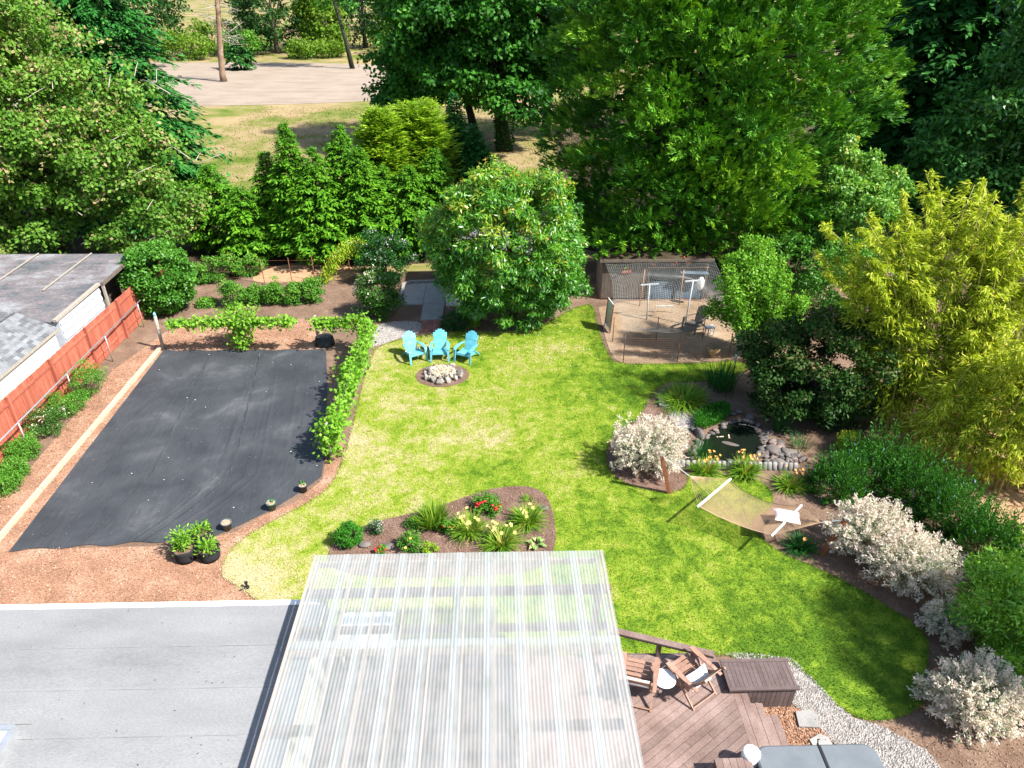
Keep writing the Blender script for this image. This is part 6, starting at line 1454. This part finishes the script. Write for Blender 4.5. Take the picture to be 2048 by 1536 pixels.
# grape vines ---------------------------------------------------------------
def post_(label, u, v, h, m, r=.055, lean=(0, 0)):
    p = g3(u, v); t = thing('trellis_post', label, 'post', p, 0, 'vine trellis posts'); MB().tube([(0, 0, 0), (lean[0], lean[1], h)], r, 8).build('timber', m, t, True); return t
t = post_('grey wooden trellis post at the far left corner of the cloth', 327, 699, 1.5, M['greytimber'], .065, (.03, 0))
MB().disc_stack([(.03, 1.5), (.055, 1.53), (.055, 1.60), (.02, 1.66)], (.03, 0, 0), 10).build('glass_cap', M['bluecap'], t, True)
post_('grey trellis post at the far end of the L-shaped vine row', 638, 690, 1.35, M['greytimber'])
post_('pale trellis post at the near end of the vine row', 664, 922, 1.45, M['greytimber'])
def vine(label, path, trunk, seed, per, rad, hang, m=M['L_vine']):
    rng = np.random.default_rng(seed); t = thing('grape_vine', label, 'vine', (*trunk[0][:2], 0), 0, 'grape vines on the trellis')
    mb = MB()
    for a in trunk: mb.tube([(a[0], a[1], -.05), (a[0] + .06, a[1], .6), (a[0], a[1], 1.35)], [.045, .035, .03], 6)
    mb.tube(path, .018, 5); mb.build('trunk', M['trunk'], t, True, True)
    L_ = [math.dist(path[i], path[i + 1]) for i in range(len(path) - 1)]; tot = sum(L_); n = int(per * tot)
    s = rng.uniform(0, tot, n); cum = np.concatenate([[0], np.cumsum(L_)]); pa = np.array(path); i = np.clip(np.searchsorted(cum, s) - 1, 0, len(L_) - 1); q = ((s - cum[i]) / np.array(L_)[i])[:, None]
    c = pa[i] + (pa[i + 1] - pa[i]) * q; lum = .75 + .45 * np.sin(s * 3.1 + seed) * np.sin(s * 1.3)
    off = rng.normal(0, 1, (n, 3)) * np.array([rad, rad, rad * .65]) * lum[:, None]; off[:, 2] -= np.abs(rng.normal(0, hang, n))
    for a in trunk:
        k = rng.integers(0, n, int(n * .10)); off[k] = 0; c[k] = np.array([a[0], a[1], 0]) + np.column_stack([rng.normal(0, rad * .9, (len(k), 2)), rng.uniform(.15, 1.3, len(k))])
    P = c + off; P[:, 2] = np.maximum(P[:, 2], .08)
    foliage(t, leaves(P, rng.normal(0, 1, (n, 3)) + np.array([.15, -.3, -.3]), UP * .8 + np.array([.2, -.3, 0]) + rng.normal(0, .5, (n, 3)), rng.uniform(.09, .17, n), rng.uniform(.085, .15, n), .45), m, .5 + rng.normal(0, .22, n))
    return t
za = 1.42
v1 = vine('grape vine trained along the wire at the far edge of the cloth', [g3(333, 643, za), g3(400, 640, za), g3(470, 640, za), g3(540, 640, za), g3(588, 640, za)], [g3(488, 702)], 450, 330, .15, .12)
# bushy middle of that vine
rng = np.random.default_rng(451); k = 1500; c = np.array(g3(487, 690)); P = c + np.column_stack([rng.normal(0, .52, k), rng.normal(0, .28, k), rng.uniform(.15, 1.75, k)]); w_ = np.abs(P[:, 0] - c[0]) < .35 + .35 * (P[:, 2]) ; P = P[w_]; k = len(P)
foliage(v1, leaves(P, rng.normal(0, 1, (k, 3)) + np.array([.15, -.3, -.4]), UP * .8 + rng.normal(0, .5, (k, 3)), rng.uniform(.09, .16, k), rng.uniform(.07, .12, k), .45), M['L_vine'], .55 + rng.normal(0, .22, k))
vine('lush grape vine on the L-shaped trellis between cloth and lawn', [g3(625, 640, za), g3(690, 637, za), g3(735, 642, za), g3(722, 690, za), g3(702, 745, za), g3(682, 800, za), g3(658, 858, za)], [g3(700, 790), g3(664, 915)], 455, 470, .20, .2)
t = thing('trellis_wire', 'wire carrying the far grape vine', 'wire', g3(450, 690)); MB().tube([g3(322, 640, 1.4), g3(640, 642, 1.35)], .006, 4).build('strand', M['galv'], t, world=True)
o = MB().disc_stack([(.42, 0), (.42, .06), (.36, .32), (.30, .34)], n=20).build('black_tub', M['black'], None, True); o.location = g3(650, 688); tag(o, 'black upturned tub behind the trellis post', 'tub')

# pond plants -----------------------------------------------------------------
gd = 'daylilies by the pond and hammock'
straps('daylily', 'orange daylily clump at the left of the pond front', g3(1412, 945), 330, .62, .03, M['L_daylily'], 500, flowers=14, fm=M['orange'], spread=.18, group=gd)
straps('daylily', 'orange daylily clump at the middle of the pond front', g3(1490, 948), 350, .66, .03, M['L_daylily'], 501, flowers=12, fm=M['orange'], spread=.2, group=gd)
straps('daylily', 'orange daylily clump below the concrete edging pieces', g3(1578, 975), 260, .6, .03, M['L_daylily'], 502, flowers=6, fm=M['orange'], spread=.18, group=gd)
straps('daylily', 'green daylily clump under the right end of the hammock', g3(1600, 1098), 230, .55, .028, M['L_iris'], 503, flowers=1, fm=M['orange'], spread=.15, group=gd)
straps('ornamental_grass', 'bright arching grass clump at the far end of the pond bed', g3(1366, 805), 620, .95, .032, M['L_daylily'], 504, spread=.5, droop=(.5, 1.1))
straps('iris_clump', 'tall dark green iris blades at the right of the lawn end', g3(1440, 775), 300, 1.15, .022, M['L_iris'], 505, lift=(1.0, 1.5), droop=(.1, .5), spread=.45)
straps('iris_clump', 'dark green blades behind the right pond bank', g3(1560, 862), 110, .7, .02, M['L_iris'], 506, lift=(1.0, 1.5), droop=(.1, .5), spread=.25)
straps('reed_clump', 'green reeds standing in the near left of the pond', g3(1400, 918), 130, .75, .018, M['L_iris'], 507, lift=(1.1, 1.5), droop=(.1, .5), spread=.35)
straps('reed_clump', 'green reeds among the rocks by the dark shrub', g3(1600, 895), 90, .6, .018, M['L_iris'], 508, lift=(1.0, 1.5), droop=(.1, .6), spread=.3)
rng = np.random.default_rng(510); P = scatter(rng, smoothpoly(poly([(1385, 862), (1390, 835), (1425, 815), (1462, 818), (1455, 840), (1420, 860)]), 1), 9000); k = len(P); b = np.column_stack([P, rng.uniform(.05, .28, k)])
o = link('ground_cover', npmesh('ground_cover', leaves(b, rng.normal(0, .5, (k, 3)) + UP * .8, rng.normal(0, .8, (k, 3)) + UP * .4, rng.uniform(.05, .1, k), rng.uniform(.025, .05, k)), 4, M['L_ground'], rng.random(k)), None); tag(o, 'bright green creeping ground cover on the pond bank', 'ground cover', kind='stuff')
def hosta(label, loc, r, n, seed, grp=None, h=.25):
    rng = np.random.default_rng(seed); t = thing('hosta', label, 'plant', loc, 0, grp)
    for k in range(n):
        a = k * 2.4 + rng.normal(0, .2); q = (k + 1) / n; l = r * (.55 + .5 * q); up_ = h * (1.25 - q * .6)
        d = np.array([math.cos(a), math.sin(a), 0]); s_ = np.array([-math.sin(a), math.cos(a), 0]); w_ = r * .42
        pts = [d * l * .25 + UP * up_ * .6, d * l * .6 + s_ * w_ * .5 + UP * up_ * 1.1, d * l * .6 + UP * up_ * 1.0, d * l * .6 - s_ * w_ * .5 + UP * up_ * 1.1, d * l * 1.05 + UP * up_ * .75]
        me = MB().add(pts, [(0, 2, 1), (0, 3, 2), (1, 2, 4), (2, 3, 4)]).mesh('leaf', M['L_hosta']); a_ = me.attributes.new('tint', 'FLOAT', 'FACE'); a_.data.foreach_set('value', [float(np.clip(rng.normal(.6, .25), 0, 1))] * 4); link('leaf', me, t)
hosta('variegated hosta at the far right bank of the pond', g3(1537, 842), .38, 11, 520, 'variegated hostas')
hosta('small variegated hosta among the right pond rocks', g3(1572, 866), .24, 8, 521, 'variegated hostas', .18)
hosta('variegated hosta at the near right of the island bed', (*g(1072, 1093), .05), .30, 14, 522, 'variegated hostas', .14)

# island bed plants --------------------------------------------------------------
def isl(u, v): return (*g(u, v), .045)
bush('round_shrub', 'round bright green shrub at the left tip of the island bed', isl(700, 1088), .34, .32, .58, M['L_ground'], 530, 60, 70, .11, (.05, .09), (.02, .03), lump=.08)
straps('spiky_clump', 'tall dense spiky green clump at the far side of the island bed', isl(868, 1052), 420, .68, .03, M['L_daylily'], 531, lift=(.8, 1.45), droop=(.05, .4), spread=.25)
gi = 'yellow daylilies in the island bed'
straps('daylily', 'pale yellow daylily in the middle of the island bed', isl(938, 1066), 340, .66, .032, M['L_daylily'], 532, flowers=12, fm=M['yellowf'], spread=.2, group=gi, fh=(.7, .95))
straps('daylily', 'pale yellow daylily nearest the patio cover', isl(1003, 1092), 340, .68, .032, M['L_daylily'], 533, flowers=12, fm=M['yellowf'], spread=.2, group=gi, fh=(.7, .95))
straps('daylily', 'pale yellow daylily at the right of the island bed', isl(1056, 1048), 320, .64, .032, M['L_daylily'], 534, flowers=7, fm=M['yellowf'], spread=.18, group=gi, fh=(.7, .95))
straps('spiky_clump', 'small yellowish tuft at the tip of the island bed', isl(1053, 1004), 60, .26, .018, M['L_daylily'], 535, spread=.1)
gr_ = 'red roses in the island bed'
bush('rose_bush', 'rose bush with a bunch of red blooms at the far side of the island bed', isl(978, 1026), .36, .28, .42, M['L_shrub'], 536, 40, 50, .11, (.04, .07), (.025, .04), flowers=16, fm=M['red'], group=gr_)
bush('rose_bush', 'small rose bush with two red blooms in the island bed middle', isl(893, 1066), .24, .2, .36, M['L_shrub'], 537, 26, 50, .1, (.04, .07), (.025, .04), flowers=4, fm=M['red'], group=gr_)
bush('rose_bush', 'rose bush half hidden by the patio cover edge', isl(822, 1102), .32, .28, .5, M['L_shrub'], 538, 36, 50, .12, (.04, .07), (.025, .04), flowers=2, fm=M['orange'], group=gr_)
bush('rose_bush', 'low red flowering plant at the patio cover edge', isl(762, 1108), .14, .12, .2, M['L_shrub'], 539, 12, 40, .07, (.04, .06), (.025, .04), flowers=6, fm=M['red'], group=gr_)
bush('low_shrub', 'wispy grey-green plant beside the round island shrub', isl(752, 1068), .2, .18, .36, M['L_lilac'], 540, 24, 50, .1, (.03, .06), (.015, .025), tint_shift=.2)
bush('low_shrub', 'small yellow-green plant at the patio cover edge', isl(862, 1108), .18, .16, .3, M['L_gold'], 541, 20, 50, .09, (.03, .06), (.02, .03))
bush('low_shrub', 'low dark shrub left of the tall spiky clump', isl(832, 1056), .24, .2, .26, M['L_shrub'], 542, 24, 50, .1, (.04, .06), (.02, .03), tint_shift=-.2)
bush('low_shrub', 'grey-green shrub behind the red roses', isl(968, 1012), .3, .24, .36, M['L_shrub'], 543, 30, 50, .11, (.03, .06), (.02, .03))

# longer grass fringe round the beds
rng = np.random.default_rng(600)
E_ = [along(lawn_poly + lawn_poly[:1], q) for q in rng.random(9000)]; E_ = np.array(E_) + rng.normal(0, .03, (9000, 2)); b = np.column_stack([E_, np.full(len(E_), .02)]); k = len(b); az = rng.uniform(0, 6.28, k)
sdv = np.stack([-np.sin(az), np.cos(az), np.zeros(k)], 1) * .007; tp = b + np.stack([np.cos(az) * .04, np.sin(az) * .04, rng.uniform(.03, .09, k)], 1)
tag(link('lawn_fringe', npmesh('lawn_fringe', np.stack([b - sdv, b + sdv, tp], 1).reshape(-1, 3), 3, M['lawn'])), 'longer grass blades along the lawn edge', 'grass', kind='stuff')
# wild grass in the dry field behind the hedge
P = np.column_stack([rng.uniform(-26, 12, 26000), rng.uniform(40, 84, 26000)]); k = len(P); az = rng.uniform(0, 6.28, k); b = np.column_stack([P, np.zeros(k)]); sdv = np.stack([-np.sin(az), np.cos(az), np.zeros(k)], 1) * .03
tp = b + np.stack([np.cos(az) * .1, np.sin(az) * .1, rng.uniform(.05, .18, k)], 1)
tag(link('field_grass', npmesh('field_grass', np.stack([b - sdv, b + sdv, tp], 1).reshape(-1, 3), 3, M['field'])), 'dry grass tufts in the field behind the hedge', 'grass', kind='stuff')
